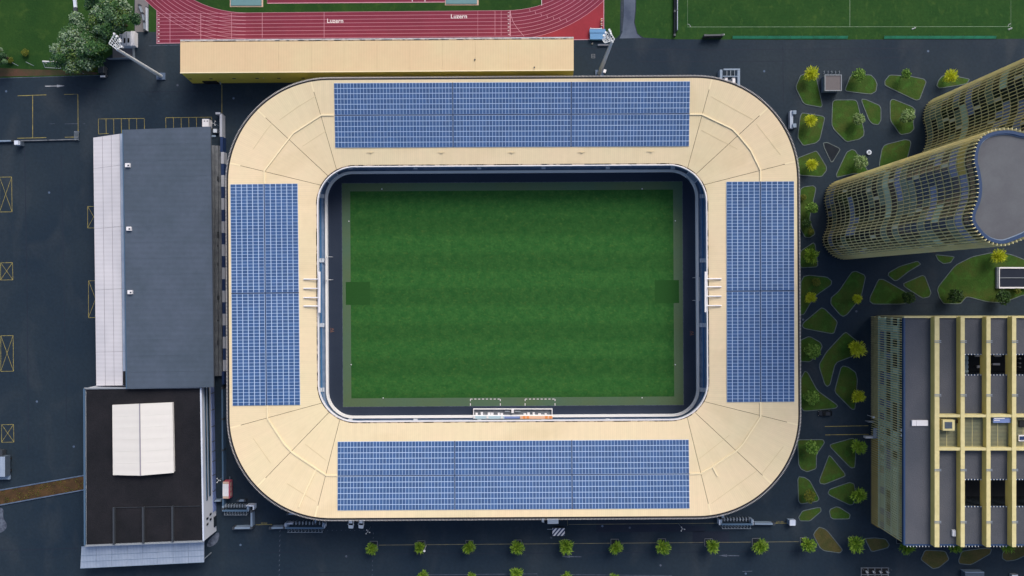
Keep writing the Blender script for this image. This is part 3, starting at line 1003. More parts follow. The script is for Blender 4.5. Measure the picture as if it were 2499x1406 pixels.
# canopy flap at the door and dark skylight specks
MB().bar(W(536, 200, 3.0), W(539, 206, 3.0), 0.3, 0.2).build('door_canopy', M['steel'], gh)
for x, y in ((1304, 165), (1159, 146)):
    c = W(x, y, ZG)
    MB().tube(c, c + Vector((0, 0, 0.4)), 0.22).build('roof_vent', M['steel_dark'], gh)

# dark grey hall with white lean-to
dh = thing('dark_hall', 'dark grey ribbed-roof hall with open terrace along the stadium side', 'building', W(410, 630))
Q = [(299.5, 317), (515, 309), (522.5, 945), (308.5, 949)]
zt = 11.5
cc = [Vector(p) for p in Q]
NB = 16
for i in range(NB):
    v0, v1 = i / NB, (i + 1) / NB - (0.0002 if i < NB - 1 else 0)
    q = [cc[0].lerp(cc[3], v0), cc[1].lerp(cc[2], v0), cc[1].lerp(cc[2], v1), cc[0].lerp(cc[3], v1)]
    slab(MB(), [tuple(p) for p in q], zt, 0.35).build('roof_sheet', M['dark_roof'], dh)
wq = [(304, 318), (420, 314), (428, 938), (312, 940)]
walls(MB(), wq, zt - 0.36).build('wall', M['wall_grey'], dh)
MB().bar(W(299.5, 317, zt + .1), W(308.5, 949, zt + .1), 0.25, 0.2).build('roof_edge', M['rail_blue'], dh)
MB().bar(W(515, 309, zt + .1), W(522.5, 945, zt + .1), 0.2, 0.12).build('roof_edge', M['steel_dark'], dh)
for x, y in ((313.5, 404), (316.5, 558.5), (319.5, 713)):
    c = W(x, y, zt)
    MB().box(c.x - .7, c.x + .7, c.y - .6, c.y + .6, zt, zt + 0.7).build('roof_vent', M['white'], dh)
    MB().box(c.x + .1, c.x + .55, c.y - .3, c.y + .1, zt + 0.7, zt + 0.85).build('vent_cap', M['steel_dark'], dh)
for i in range(7):                       # terrace stepping down to the stadium
    x0 = -100.6 + i * 0.95
    a, b = W(0, 352, 4), W(0, 920, 4)
    MB().box(x0, x0 + 0.94, b.y, a.y, 0.0, 4.3 - i * 0.5).build('terrace_step', M['concrete'], dh)
random.seed(5)
for i in range(8):                       # stains and crates on the terrace
    y = random.uniform(-20, 38)
    z = 1.85
    MB().box(-95.2, -95.0 + random.uniform(0.1, .4), y, y + random.uniform(.4, 1.5), z - .2, z + .15).build('terrace_post', M['steel_dark'], dh)
MB().box(-95.6, -94.9, W(0, 369, 8).y, W(0, 331, 8).y, 7.2, 7.6).build('roof_bracket', M['pale_blue_metal'], dh)
MB().box(-95.6, -93.2, W(0, 334, 8).y, W(0, 330, 8).y, 7.65, 8.0).build('roof_bracket', M['pale_blue_metal'], dh)

lt = thing('lean_to', 'white sheet-metal lean-to annex along the dark grey hall', 'building', W(268, 640))
Q = [(227, 336), (299, 325.5), (306.5, 941), (234.5, 941.5)]
zw, ze = 7.0, 8.6
cc = [Vector(p) for p in Q]
us = [0, .315, .615, .905, 1]
vs = [0, .125, .368, .615, .865, 1]
def lq(u, v):
    p = (cc[0] * (1 - u) + cc[1] * u) * (1 - v) + (cc[3] * (1 - u) + cc[2] * u) * v
    return W(p.x, p.y, zw + (ze - zw) * u)
for i in range(4):
    for j in range(5):
        eu, ev = 0.008, 0.0006
        P = [lq(us[i] + eu, vs[j] + ev), lq(us[i + 1] - eu, vs[j] + ev), lq(us[i + 1] - eu, vs[j + 1] - ev), lq(us[i] + eu, vs[j + 1] - ev)]
        MB().hexa([p - Vector((0, 0, .2)) for p in P], P).build('roof_panel', M['lean_white'] if i < 3 else M['canopy'], lt)
P = [lq(0, 0), lq(1, 0), lq(1, 1), lq(0, 1)]
MB().hexa([p - Vector((0, 0, .4)) for p in P], [p - Vector((0, 0, .1)) for p in P]).build('roof_frame', M['lean_seam'], lt)
c = [(p.x, p.y) for p in P]
c = inset(c, 0.3)
MB().hexa([(x, y, 0) for x, y in c], [(x, y, 6.5) for x, y in c]).build('wall', M['wall_white'], lt)
c = [W(300, 906, 8.7), W(307, 906, 8.7), W(307, 940, 8.7), W(300, 940, 8.7)]
MB().hexa([p - Vector((0, 0, .3)) for p in c], c).build('hatch', M['black'], lt)

# dark flat-roofed building with white roof tent
sb = thing('flat_roof_building', 'dark gravel-roofed building with white east wall next to the dark grey hall', 'building', W(350, 1140))
sb['label'] = 'flat building with dark gravel roof and white facade beside the red trailer'
Q = [(206, 948), (490.5, 945), (497, 1321), (207.5, 1332)]
zt = 10.0
walls(MB(), Q, zt - 0.3).build('wall', M['wall_white'], sb)
qi = [(210, 951), (488, 948), (494, 1318), (211, 1329)]
slab(MB(), qi, zt - 0.1, 0.19).build('roof_gravel', M['gravel_dark'], sb)
for a, b, m in ((Q[0], Q[1], 'wall_grey'), (Q[1], Q[2], 'parapet'), (Q[2], Q[3], 'wall_grey'), (Q[3], Q[0], 'rail_blue')):
    MB().bar(W(*a, zt), W(*b, zt), 0.45, 0.5).build('parapet', M[m], sb)
MB().bar(W(278, 1239, zt + .1), W(489, 1235, zt + .1), 0.12, 0.14).build('roof_beam', M['steel_dark'], sb)
for a, b in (((278.5, 1238), (279, 1328)), ((350, 1237), (350.5, 1325)), ((421.5, 1235), (422, 1321))):
    MB().bar(W(*a, zt + .45), W(*b, zt + .45), 0.5, 0.9).build('roof_beam', M['steel_dark'], sb)
def east(y, z, e=0.0):                    # point on the facade that faces the stadium
    t = (y - 945) / (1321 - 945)
    top = W(490.5 + 6.5 * t, y, zt)
    return Vector((top.x + e, top.y, z))
def fac(name, y0, y1, z0, z1, m, t=0.1):
    a, b = east(y0, 0), east(y1, 0)
    MB().hexa([(a.x - .05, a.y, z0), (a.x + t, a.y, z0), (b.x + t, b.y, z0), (b.x - .05, b.y, z0)],
              [(a.x - .05, a.y, z1), (a.x + t, a.y, z1), (b.x + t, b.y, z1), (b.x - .05, b.y, z1)]).build(name, M[m], sb)
fac('window_band', 948, 1228, 6.6, 7.3, 'glass_dark')
fac('window_band', 948, 1222, 4.3, 4.9, 'glass_dark')
fac('window_band', 948, 1268, 0.3, 2.6, 'glass_blue')
fac('sill', 948, 1228, 7.32, 7.5, 'rail_blue', 0.16)
fac('sill', 948, 1222, 5.4, 5.6, 'rail_blue', 0.16)
for y in (968, 1010, 1052, 1090, 1115, 1140, 1175, 1215):
    fac('mullion', y, y + 2.0, 0.3, 2.6, 'steel_dark', 0.15)
for y, z in ((1273, 7.0), (1268, 4.6), (1287, 7.0), (1281, 4.6)):
    fac('window', y - 2.6, y + 2.6, z - .6, z + .6, 'glass_dark')
fac('window', 1282, 1308, 0.2, 2.2, 'glass_dark')
ca = thing('canopy_roof', 'pale corrugated canopy roof along the end of the dark gravel-roofed building', 'canopy', W(348, 1350))
q0 = [(199, 1334), (498, 1321), (498, 1372), (196, 1387)]
cc = [Vector(p) for p in q0]
for i in range(8):
    u0, u1 = i / 8 + (.0008 if i else 0), (i + 1) / 8 - (.0008 if i < 7 else 0)
    P = []
    for u, v in ((u0, 0), (u1, 0), (u1, 1), (u0, 1)):
        p = (cc[0] * (1 - u) + cc[1] * u) * (1 - v) + (cc[3] * (1 - u) + cc[2] * u) * v
        P.append(W(p.x, p.y, 7.6 - 0.9 * v))
    MB().hexa([p - Vector((0, 0, .15)) for p in P], P).build('roof_panel', M['canopy'], ca)
for v in (0.0, 0.42, 0.7, 1.0):
    a, b = cc[0].lerp(cc[3], v), cc[1].lerp(cc[2], v)
    MB().bar(W(a.x, a.y, 7.66 - .9 * v), W(b.x, b.y, 7.66 - .9 * v), 0.12, 0.1).build('purlin', M['pale_blue_metal'], ca)
for x, y in ((202, 1382), (345, 1374), (494, 1368)):
    p = W(x, y, 6.6)
    MB().tube((p.x, p.y, 0), (p.x, p.y, 6.6), 0.15).build('post', M['steel'], ca)
wt = thing('roof_tent', 'white membrane hall with central ridge standing on the dark gravel roof', 'tent', W(348, 1070, zt))
# local outline of the tent: two roof slopes
def tq(px, py, z): return W(px, py, z)
ridge0, ridge1 = tq(341, 985.5, 12.0), tq(343, 1161, 12.0)
e0, e1 = tq(274, 988.5, 11.2), tq(275.5, 1159.5, 11.2)
f0, f1 = tq(420.5, 982, 11.2), tq(424, 1154, 11.2)
NS = 6
for side, (a0, a1) in enumerate(((e0, e1), (f0, f1))):
    for i in range(NS):
        v0, v1 = i / NS, (i + 1) / NS - (0.001 if i < NS - 1 else 0)
        P = [a0.lerp(a1, v0), ridge0.lerp(ridge1, v0), ridge0.lerp(ridge1, v1), a0.lerp(a1, v1)]
        MB().hexa([p - Vector((0, 0, .12)) for p in P], P).build('roof_panel', M['membrane'], wt)
MB().bar(ridge0 + Vector((0, 0, .06)), ridge1 + Vector((0, 0, .06)), 0.35, 0.1).build('ridge_strip', M['lean_seam'], wt)
P = inset([(p.x, p.y) for p in (e0, f0, f1, e1)], 0.15)
MB().hexa([(x, y, zt - .1) for x, y in P], [(x, y, 11.0) for x, y in P]).build('wall', M['membrane'], wt)

# striped wall between hall and stadium
sw = thing('striped_wall', 'blue and white striped wall between the dark grey hall and the stadium', 'wall', W(543, 640))
y = 371.0
i = 0
while y < 905:
    y2 = min(y + 28.2, 906)
    x = 542.5 + (y - 371) * 0.0095
    a, b = W(x, y, 2.6), W(x + 0.25, y2, 2.6)
    MB().box(min(a.x, b.x) - 0.45, max(a.x, b.x) + 0.45, b.y, a.y, 0, 2.6 if i % 2 == 0 else 2.58).build('wall_panel', M['stripe_white' if i % 2 == 0 else 'stripe_blue'], sw)
    y, i = y2, i + 1
a, b = W(540.5, 334, 2.6), W(541, 370.8, 2.6)
MB().box(a.x - .45, a.x + .45, b.y, a.y, 0, 2.6).build('wall_panel', M['stripe_blue'], sw)
a, b = W(539, 279, 2.6), W(539.5, 333.8, 2.6)
MB().box(a.x - .38, a.x + .38, b.y, a.y, 0, 2.6).build('wall_panel', M['stripe_white'], sw)
a = W(531.5, 276.5, 2.6)
MB().box(a.x - .75, a.x + .75, a.y - .3, a.y + .3, 0, 2.6).build('wall_panel', M['stripe_white'], sw)
a, b = W(544.5, 907, 2.6), W(545, 938, 2.6)
MB().box(a.x - .4, a.x + .4, b.y, a.y, 0, 2.6).build('wall_panel', M['stripe_blue'], sw)
line([(541.5, 207), (541.5, 276)], 0.16, 0.012)

def low_wall(name, label, pts, w, h, m, cat='fence', group=None):
    t = thing(name, label, cat, W(*pts[0]), group)
    for a, b in zip(pts[:-1], pts[1:]):
        A, B = W(*a), W(*b)
        MB().bar((A.x, A.y, h / 2), (B.x, B.y, h / 2), w, h).build('fence_panel', M[m], t)
    for p in pts:
        A = W(*p)
        MB().box(A.x - w * .65, A.x + w * .65, A.y - w * .65, A.y + w * .65, 0, h + 0.12).build('post', M['steel_dark'], t)
    return t
low_wall('security_fence', 'long steel-blue fence running beside the white facade of the flat building', [(549, 945), (549.5, 1020), (550, 1095), (550.5, 1170), (551, 1237)], 0.5, 2.3, 'rail_blue')
low_wall('security_fence', 'short grey fence linking the flat building to the long steel-blue fence', [(528, 1218.5), (547, 1217.5)], 0.35, 2.2, 'pale_blue_metal')
low_wall('security_fence', 'L-shaped grey fence ending beside the small yellow exit line', [(619.5, 1243), (619.5, 1283), (576, 1284)], 0.6, 2.2, 'pale_blue_metal')
low_wall('security_fence', 'pale fence panel joining the yellow exit line to the turnstiles near the white cars', [(665, 1283.5), (699, 1282.5)], 0.6, 2.2, 'pale_blue_metal')
line([(624, 1281), (664, 1280)], 0.14, 0.012)
for i, x in enumerate((638, 641.5, 645, 648, 651)):
    line([(x, 1275.5), (x, 1278.5)], 0.16, 0.012)
low_wall('security_fence', 'short grey double rail tucked under the stadium eave near the turnstiles', [(705, 1251.5), (745, 1250.5)], 0.5, 1.4, 'pale_blue_metal')
low_wall('security_fence', 'two-post grey rail standing beside the red and white trailer', [(584, 1220), (601, 1219.5)], 0.5, 1.2, 'pale_blue_metal')

def turnstiles(x0, x1, y, s, label, n=9, cabin=None, grp='turnstile rows at the stadium gates'):
    """row of turnstiles; s=+1: guard rails on the street side"""
    c = W((x0 + x1) / 2, y)
    t = thing('turnstile_row', label, 'turnstiles', (c.x, c.y, 0), grp)
    a, b = W(x0, y), W(x1, y)
    MB().bar((a.x, a.y - .6, 2.5), (b.x, b.y - .6, 2.5), 0.55, 0.3).build('roof_beam', M['rail_blue'], t)
    for i in range(n):
        u = (i + .5) / n
        p = a.lerp(b, u)
        MB().box(p.x - .16, p.x + .16, p.y - .05, p.y + 1.0, 0, 1.1).tube((p.x, p.y + .5, 1.0), (p.x + .55, p.y + .5, 1.0), .05, .05, 6).build('turnstile', M['steel'], t)
        MB().bar((p.x, p.y - .85, 2.2), (p.x, p.y - 2.0, 2.2), 0.09, 0.09).bar((p.x, p.y - 2.0, 2.24), (p.x, p.y - 2.0, 0.0), 0.09, 0.09).build('guard_rail', M['steel'], t)
    MB().bar((a.x + .3, a.y - 2.1, 2.22), (b.x - .3, b.y - 2.1, 2.22), 0.1, 0.1).build('guard_beam', M['steel'], t)
    for p in (a, b):
        MB().box(p.x - .3, p.x + .3, p.y - .9, p.y + .9, 0, 2.33).build('post', M['pale_blue_metal'], t)
    if cabin:
        for (q0, q1, r0, r1) in cabin:
            p, q = W(q0, r1), W(q1, r0)
            MB().box(p.x, q.x, p.y, q.y, 0, 2.3).build('end_wall', M['parapet'], t)
    return t
turnstiles(551, 611, 1236, 1, 'turnstile row with guard rails beside the L-shaped grey fence', 9, [(607, 626, 1228, 1231), (623, 626, 1231, 1239)])
turnstiles(704, 794, 1278, 1, 'turnstile row with guard rails beside the two parked white cars', 11, [(700, 703, 1272, 1282), (703, 718, 1272, 1274), (791, 797, 1275, 1283)])
turnstiles(1755, 1830, 1269, 1, 'turnstile row under the rounded roof corner beside the long yellow street line', 10, [(1750, 1753, 1263, 1276), (1830, 1833, 1263, 1276)])
low_wall('security_fence', 'pale flat fence panel between turnstiles and the small grey booth', [(1834, 1274), (1884, 1274.5)], 0.6, 1.8, 'pale_blue_metal')
low_wall('security_fence', 'short wall linking the rounded roof corner to the turnstiles by the grey booth', [(1759, 1243), (1759.5, 1262)], 0.7, 2.2, 'pale_blue_metal')
low_wall('security_fence', 'pair of short walls linking the stadium eave to the turnstiles by the white cars', [(774, 1260), (774, 1274)], 0.4, 2.2, 'pale_blue_metal')
# entrance cage on the corner facing the training field
cg = thing('entrance_cage', 'pale steel entrance cage with two white turnstiles against the rounded stadium corner', 'gate', W(1783, 190))
for x in (1760, 1803):
    a, b = W(x, 170, 2.6), W(x, 222 if x > 1780 else 206, 2.6)
    MB().box(a.x - .4, a.x + .4, b.y, a.y, 0, 2.6).build('side_wall', M['pale_blue_metal'], cg)
a, b = W(1766, 167.5, 2.7), W(1806, 171, 2.7)
MB().box(a.x, b.x, b.y, a.y, 2.3, 2.7).build('front_beam', M['pale_blue_metal'], cg)
a, b = W(1764, 185, 2.7), W(1800, 187, 2.7)
MB().box(a.x, b.x, b.y, a.y, 2.4, 2.65).build('rear_beam', M['pale_blue_metal'], cg)
for x in (1774, 1783, 1792.5):
    a, b = W(x, 171, 2.6), W(x, 185, 2.6)
    MB().bar(a, b, 0.12, 0.12).build('roof_bar', M['steel'], cg)
for x in (1772.5, 1791):
    a = W(x, 195.5, 2.2)
    MB().box(a.x - .45, a.x + .45, a.y - .85, a.y + .85, 0, 2.2).build('turnstile', M['white'], cg)
a, b = W(1764, 195, 1.2), W(1800, 197, 1.2)
MB().box(a.x, b.x, b.y, a.y, 1.0, 1.25).build('barrier', M['steel'], cg)

# ------------------------------------------------------------------ curved towers
def catmull(pts, n=10):
    out = []
    k = len(pts)
    for i in range(k):
        p0, p1, p2, p3 = [Vector(pts[(i + j - 1) % k]) for j in range(4)]
        for s in range(n):
            t = s / n
            out.append(0.5 * ((2 * p1) + (p2 - p0) * t + (2 * p0 - 5 * p1 + 4 * p2 - p3) * t * t + (3 * p1 - p0 - 3 * p2 + p3) * t ** 3))
    return out
TO = [(2499, 319), (2473, 313), (2448, 312), (2422, 316), (2401, 325.5), (2385, 341), (2375, 365), (2372, 394), (2377.6, 417.7), (2383, 454), (2380, 485),
      (2370, 511), (2366, 529), (2370, 549), (2385.5, 571), (2403.7, 588), (2422, 597), (2442.8, 601), (2463, 598), (2499, 584),
      (2540, 566), (2585, 562), (2635, 572), (2670, 556), (2690, 520), (2684, 470), (2690, 420), (2680, 370), (2650, 335), (2600, 320), (2550, 324)]
ZA = 76.0
base_out = [Vector((W(p[0], p[1], ZA).x, W(p[0], p[1], ZA).y)) for p in catmull(TO)]
acen = Vector((sum(p.x for p in base_out) / len(base_out), sum(p.y for p in base_out) / len(base_out)))
loc_out = [p - acen for p in base_out]                     # outline round the tower's own centre
def noise1(x, y, s):
    return math.sin(x * 1.7 + s) * math.cos(y * 1.3 - s * 2) + math.sin(x * .6 - y * .9 + s * 3) + 0.5 * math.sin(x * 3.1 + y * 2.3 + s)
def tower(label, cen, height, seed, npart=300):
    t = thing('curved_tower', label, 'tower', (cen.x, cen.y, 0), 'curved towers beside the plaza')
    ptsL = inset([(p.x, p.y) for p in loc_out], 0.55)
    P = Path(loc_out)
    PIN = Path(ptsL)
    nfin = int(P.L / 0.92)
    nfl = int((height - 4.0) / 3.0)
    fh = (height - 4.0) / nfl
    # glazed core
    MB().hexa([(p[0], p[1], 0) for p in ptsL], [(p[0], p[1], height - 1.2) for p in ptsL])
    mb = MB()
    ring0 = [(cen.x + p[0], cen.y + p[1]) for p in ptsL]
    mb.strip([(x, y, 0) for x, y in ring0], [(x, y, height - .9) for x, y in ring0], closed=True)
    mb.build('glass_core', M['glass_dark'], t)
    mb = MB().hexa([(x, y, height - 1.4) for x, y in inset(ring0, 0.7)], [(x, y, height - .5) for x, y in inset(ring0, 0.7)])
    mb.build('roof', M['tower_roof'], t)
    A = [(x, y) for x, y in ring0]
    B = inset(ring0, 0.72)
    mb = MB()
    mb.strip([(x, y, height) for x, y in A], [(x, y, height) for x, y in B], closed=True)
    mb.strip([(x, y, height) for x, y in A], [(x, y, height - 1.2) for x, y in A], closed=True)
    mb.strip([(x, y, height) for x, y in B], [(x, y, height - 1.2) for x, y in B], closed=True)
    mb.build('roof_rim', M['rim_blue'], t)
    mb = MB()
    C = inset(ring0, .95)
    mb.strip([(x, y, height - .42) for x, y in inset(ring0, .73)], [(x, y, height - .42) for x, y in C], closed=True)
    mb.build('roof_flashing', M['pale_blue_metal'], t)
    # floor bands share one mesh
    band = MB()
    o1 = inset([(p.x, p.y) for p in loc_out], 0.34)
    o2 = ptsL
    for z in (0.0, 0.16):
        band.strip([(x, y, z) for x, y in o1], [(x, y, z) for x, y in o2], closed=True)
    band.strip([(x, y, 0) for x, y in o1], [(x, y, .16) for x, y in o1], closed=True)
    bme = band.mesh('floor_band', M['floor_edge'])
    for k in range(nfl + 1):
        link('floor_band', bme, t, (0, 0, 0.6 + k * fh))
    # fins share one mesh
    fme = MB().box(-.24, .22, -.055, .055, 0.3, height + 0.25).mesh('facade_fin', M['gold_fin'])
    cells = []
    for i in range(nfin):
        s = i * P.L / nfin
        c = P.at(s)
        d = (P.at(s + .1) - P.at(s - .1)).normalized()
        nrm = Vector((-d.y, d.x))
        if nrm.dot(c) < 0: nrm = -nrm
        c = c - nrm * 0.22
        link('facade_fin', fme, t, (c.x, c.y, 0), (0, 0, math.atan2(nrm.y, nrm.x)))
        # cells between this fin and the next
        s2 = (i + .5) * P.L / nfin
        c2 = P.at(s2)
        d2 = (P.at(s2 + .1) - P.at(s2 - .1)).normalized()
        n2 = Vector((-d2.y, d2.x))
        if n2.dot(c2) < 0: n2 = -n2
        c2 = c2 - n2 * 0.5
        wcell = P.L / nfin - 0.14
        for k in range(nfl):
            zc = 0.6 + k * fh + fh / 2 + .06
            wp = Vector((cen.x + c2.x, cen.y + c2.y, zc))
            to = Vector((0, 0, CAM_H)) - wp
            f = (n2.x * to.x + n2.y * to.y) / to.length
            sx = wp.x * FPX / (CAM_H - zc) + CX
            sy = -wp.y * FPX / (CAM_H - zc) + CY
            vis = f / to.length_squared if (f > 0.02 and 0 < sx < 2499 and 0 < sy < 1406) else -1
            cells.append((vis, i, k, c2, n2, zc, wcell))
    krnd = random.Random(seed)
    runs = {}
    for k in range(nfl):                       # storeys are fitted out in runs of like panes
        i = 0
        row = []
        while i < nfin:
            L = krnd.randint(3, 14)
            v = noise1(i * 0.10, k * 0.28, seed)
            if k >= nfl - 1:
                m = 'gold_panel' if noise1(i * .09, 1, seed) > -0.4 else 'glass_blue'
            elif v > 0.7 and k > nfl * .55:
                m = krnd.choice(['gold_panel', 'glass_green', 'glass_dark', 'glass_blue', 'glass_green', 'glass_dark'])
            elif v > 0.1:
                m = krnd.choice(['glass_green', 'glass_dark', 'glass_green', 'glass_dark', 'glass_mint', 'glass_dark'])
            elif v < -0.5:
                m = krnd.choice(['glass_blue', 'glass_blue', 'glass_dark', 'glass_dark'])
            else:
                m = krnd.choice(['glass_dark', 'glass_green', 'glass_dark', 'glass_dark'])
            row += [m] * L
            i += L
        runs[k] = row
    def kind(i, k):
        u = noise1(i * 0.9, k * 1.7, seed + 5)
        if k < nfl - 1 and u > 1.75: return 'blind'
        if k < nfl - 1 and u < -1.6: return 'glass_dark'
        return runs[k][i]
    ume = {}
    cells.sort(key=lambda c: -c[0])
    rest = MB()
    keys = ['glass_dark', 'glass_blue', 'glass_green', 'glass_mint', 'blind', 'gold_panel']
    for n, (vis, i, k, c2, n2, zc, wc) in enumerate(cells):
        m = kind(i, k)
        ph = fh - 0.35
        if n < npart and vis > 0:
            if m not in ume:
                ume[m] = MB().box(-.03, .03, -wc / 2, wc / 2, -ph / 2, ph / 2).mesh('window_pane', M[m])
            link('window_pane', ume[m], t, (c2.x, c2.y, zc), (0, 0, math.atan2(n2.y, n2.x)))
        else:
            tv = Vector((-n2.y, n2.x)) * wc / 2
            w0, w1 = c2 - tv + n2 * .03, c2 + tv + n2 * .03
            rest.face([(cen.x + w0.x, cen.y + w0.y, zc - ph / 2), (cen.x + w1.x, cen.y + w1.y, zc - ph / 2), (cen.x + w1.x, cen.y + w1.y, zc + ph / 2), (cen.x + w0.x, cen.y + w0.y, zc + ph / 2)], keys.index(m))
    rest.build('window_panes', [M[k] for k in keys], t, kind='stuff')
    # solid parapet panels at the top between core and rim
    return t
tower('wavy gold-finned tower with grey roof and blue rim standing beside the plaza', acen, ZA, 1.3)
tower('taller gold-finned curved tower behind the grey-roofed tower, towards the training field', acen + Vector((241, 202)) * (CAM_H / FPX), 88.0, 4.1, 260)

# ------------------------------------------------------------------ office block with gold roof beams
ob = thing('office_block', 'low block with gold slats on its facade and gold beams across a gravel roof', 'building', W(2300, 1050))
ZO = 20.0
XW, XE = W(2209, 1000, ZO).x, W(2900, 1000, ZO).x
YN, YS = W(2300, 776, ZO).y, W(2300, 1328, ZO).y
def ox(px, z=ZO): return W(px, 0, z).x
def oy(py, z=ZO): return W(0, py, z).y
ZB = 22.1
beams = [(2281, 2292), (2344.5, 2354), (2407.5, 2417), (2470, 2479.5), (2532.5, 2542), (2595, 2605), (2657, 2667), (2720, 2730), (2782, 2792), (2845, 2855)]
bx = [(ox(a, ZB), ox(b, ZB)) for a, b in beams]
xcuts = [XW] + [b[0] for b in bx] + [XE]
rows = [(776, 865), (865, 915), (915, 1014), (1014, 1096), (1096, 1170), (1170, 1236), (1236, 1328)]
for i in range(len(bx) + 1):
    x0 = XW if i == 0 else (bx[i - 1][0] + bx[i - 1][1]) / 2
    x1 = XE if i == len(bx) else (bx[i][0] + bx[i][1]) / 2
    run = []
    for j, (a, b) in enumerate(rows):
        if i >= 2 and j in (1, 5):
            continue
        run.append((a, b))
    merged = []
    for a, b in run:
        if merged and abs(merged[-1][1] - a) < .1: merged[-1] = (merged[-1][0], b)
        else: merged.append((a, b))
    for a, b in merged:
        MB().box(x0 + .002, x1 - .002, oy(b), oy(a), ZO - .6, ZO).build('roof_slab', M['gravel_grey'], ob)
for (a, b) in bx:
    xm = (a + b) / 2
    MB().box(a, b, oy(1335, ZB), oy(773, ZB), ZO - .9, ZB - .02).build('roof_beam', M['beam_side'], ob)
    MB().box(a - .03, b + .03, oy(1335, ZB) - .03, oy(773, ZB) + .03, ZB - .02, ZB + .05).build('beam_cap', M['beam_gold'], ob)
for i, (a, b) in enumerate(bx[:5]):
    for y in (833.5, 964.5, 1147, 1274):
        yy = oy(y, ZB)
        MB().box(a - .15, b + .5, yy - .3, yy - .12, ZB + .06, ZB + .2).box(a - .15, b + .5, yy + .12, yy + .3, ZB + .06, ZB + .2).build('beam_clamp', M['steel'], ob)
for y0, y1 in ((1012, 1018.5), (1092.5, 1099.5)):
    for i in range(len(bx) - 1):
        MB().box(bx[i][1] + .04, bx[i + 1][0] - .04, oy(y1, ZB - .1), oy(y0, ZB - .1), ZO + .01, ZB - .1).build('cross_beam', M['beam_gold'], ob)
# slatted plant deck between the cross beams
for i in range(4):
    x0, x1 = bx[i][1] + .05, bx[i + 1][0] - .05
    ya, yb = oy(1092, ZO + .5), oy(1019, ZO + .5)
    ns = 22
    for j in range(ns):
        y = ya + (yb - ya) * j / ns
        MB().box(x0, x1, y + .06, y + (yb - ya) / ns - .08, ZO + .35, ZO + .5).build('deck_slat', M['deck'], ob)
    xm = (x0 + x1) / 2
    MB().box(xm - .05, xm + .05, ya, yb, ZO + .505, ZO + .56).build('deck_rib', M['beam_gold'], ob)
def obox(name, px0, px1, py0, py1, z, h, m, parent=ob):
    a, b = W(px0, py1, z + h), W(px1, py0, z + h)
    return MB().box(a.x, b.x, a.y, b.y, z, z + h).build(name, M[m], parent)
obox('plant_box', 2301, 2330, 1025, 1051, ZO + .57, 2.0, 'beam_gold')
obox('plant_lid', 2306, 2324, 1030, 1046, ZO + 2.6, .08, 'dark_roof')
obox('plant_box', 2424, 2467, 1018, 1032, ZO + .57, 1.0, 'glass_blue')
obox('plant_lid', 2426, 2452, 1020, 1022.5, ZO + 1.6, .08, 'white')
obox('plant_lid', 2426, 2440, 1025, 1027, ZO + 1.6, .08, 'white')
obox('plant_box', 2488, 2520, 1026, 1042, ZO + .57, .4, 'black')
obox('plant_box', 2486, 2520, 1062, 1077, ZO + .57, .3, 'white')
obox('plant_lid', 2489, 2520, 1065, 1074, ZO + .9, .1, 'stripe_blue')
obox('plant_box', 2335, 2343, 1025, 1033, ZO + .57, .3, 'soil')
obox('skylight', 2226, 2236.5, 1026, 1039.5, ZO + .01, .5, 'white')
obox('skylight', 2237.2, 2265, 1026, 1039.5, ZO + .01, .5, 'white')
obox('roof_hatch', 2324.5, 2333, 1294, 1309, ZO + .01, .6, 'wall_white')
# edges of the roof
MB().box(XW - .55, XW - .01, YS - .3, YN, ZO - .8, ZO + .12).build('roof_edge', M['rim_blue'], ob)
MB().box(XW, XE, YS - .5, YS - .01, ZO - .8, ZO + .08).build('roof_edge', M['rim_blue'], ob)
a, b = W(2124, 773, 0.0), W(2207, 772, ZO)
MB().box(XW - .6, XE, YN + .01, YN + .5, ZO - .5, ZO + .5).build('coping', M['beam_gold'], ob)
# pins along the rims of roof and courtyards
pin = MB().box(-.09, .09, -.16, .16, 0, .2).mesh('edge_pin', M['lamp_white'])
locob = ob.location
for i in range(60):
    x = XW + .5 + i * 0.92
    if any(a - .3 < x < b + .3 for a, b in bx): continue
    link('edge_pin', pin, ob, (x - locob.x, YS - .62 - locob.y, ZO + .08))
# courtyards sunk into the block
ZF = 9.5
for j in (1, 5):
    for i in range(2, 6):
        x0, x1 = (bx[i - 1][0] + bx[i - 1][1]) / 2, (bx[i][0] + bx[i][1]) / 2
        y0, y1 = oy(rows[j][1]), oy(rows[j][0])
        MB().box(x0, x1, y0 - 1.5, y1 + 1.5, ZF - .4, ZF).build('courtyard_floor', M['pit_floor'], ob)
        MB().box(x0 + .01, x1 - .01, y0 - .5, y0 - .02, ZF, ZO - .62).build('courtyard_wall', M['glass_dark'], ob)
        MB().box(x0 + .01, x1 - .01, y1 + .02, y1 + .5, ZF, ZO - .62).build('courtyard_wall', M['glass_dark'] if j == 1 else M['olive'], ob)
        for yy in (y0, y1):
            MB().box(x0 + .7, x1 - .7, yy - .12, yy + .12, ZO + .002, ZO + .1).build('courtyard_rim', M['rim_blue'], ob)
            for k in range(7):
                x = x0 + 1.0 + k * (x1 - x0 - 2.0) / 6
                link('edge_pin', pin, ob, (x - locob.x, yy - locob.y, ZO + .1))
    MB().box((bx[1][0] + bx[1][1]) / 2 - .3, (bx[1][0] + bx[1][1]) / 2, oy(rows[j][1]) - .4, oy(rows[j][0]) + .4, ZF, ZO - .62).build('courtyard_wall', M['olive'], ob)
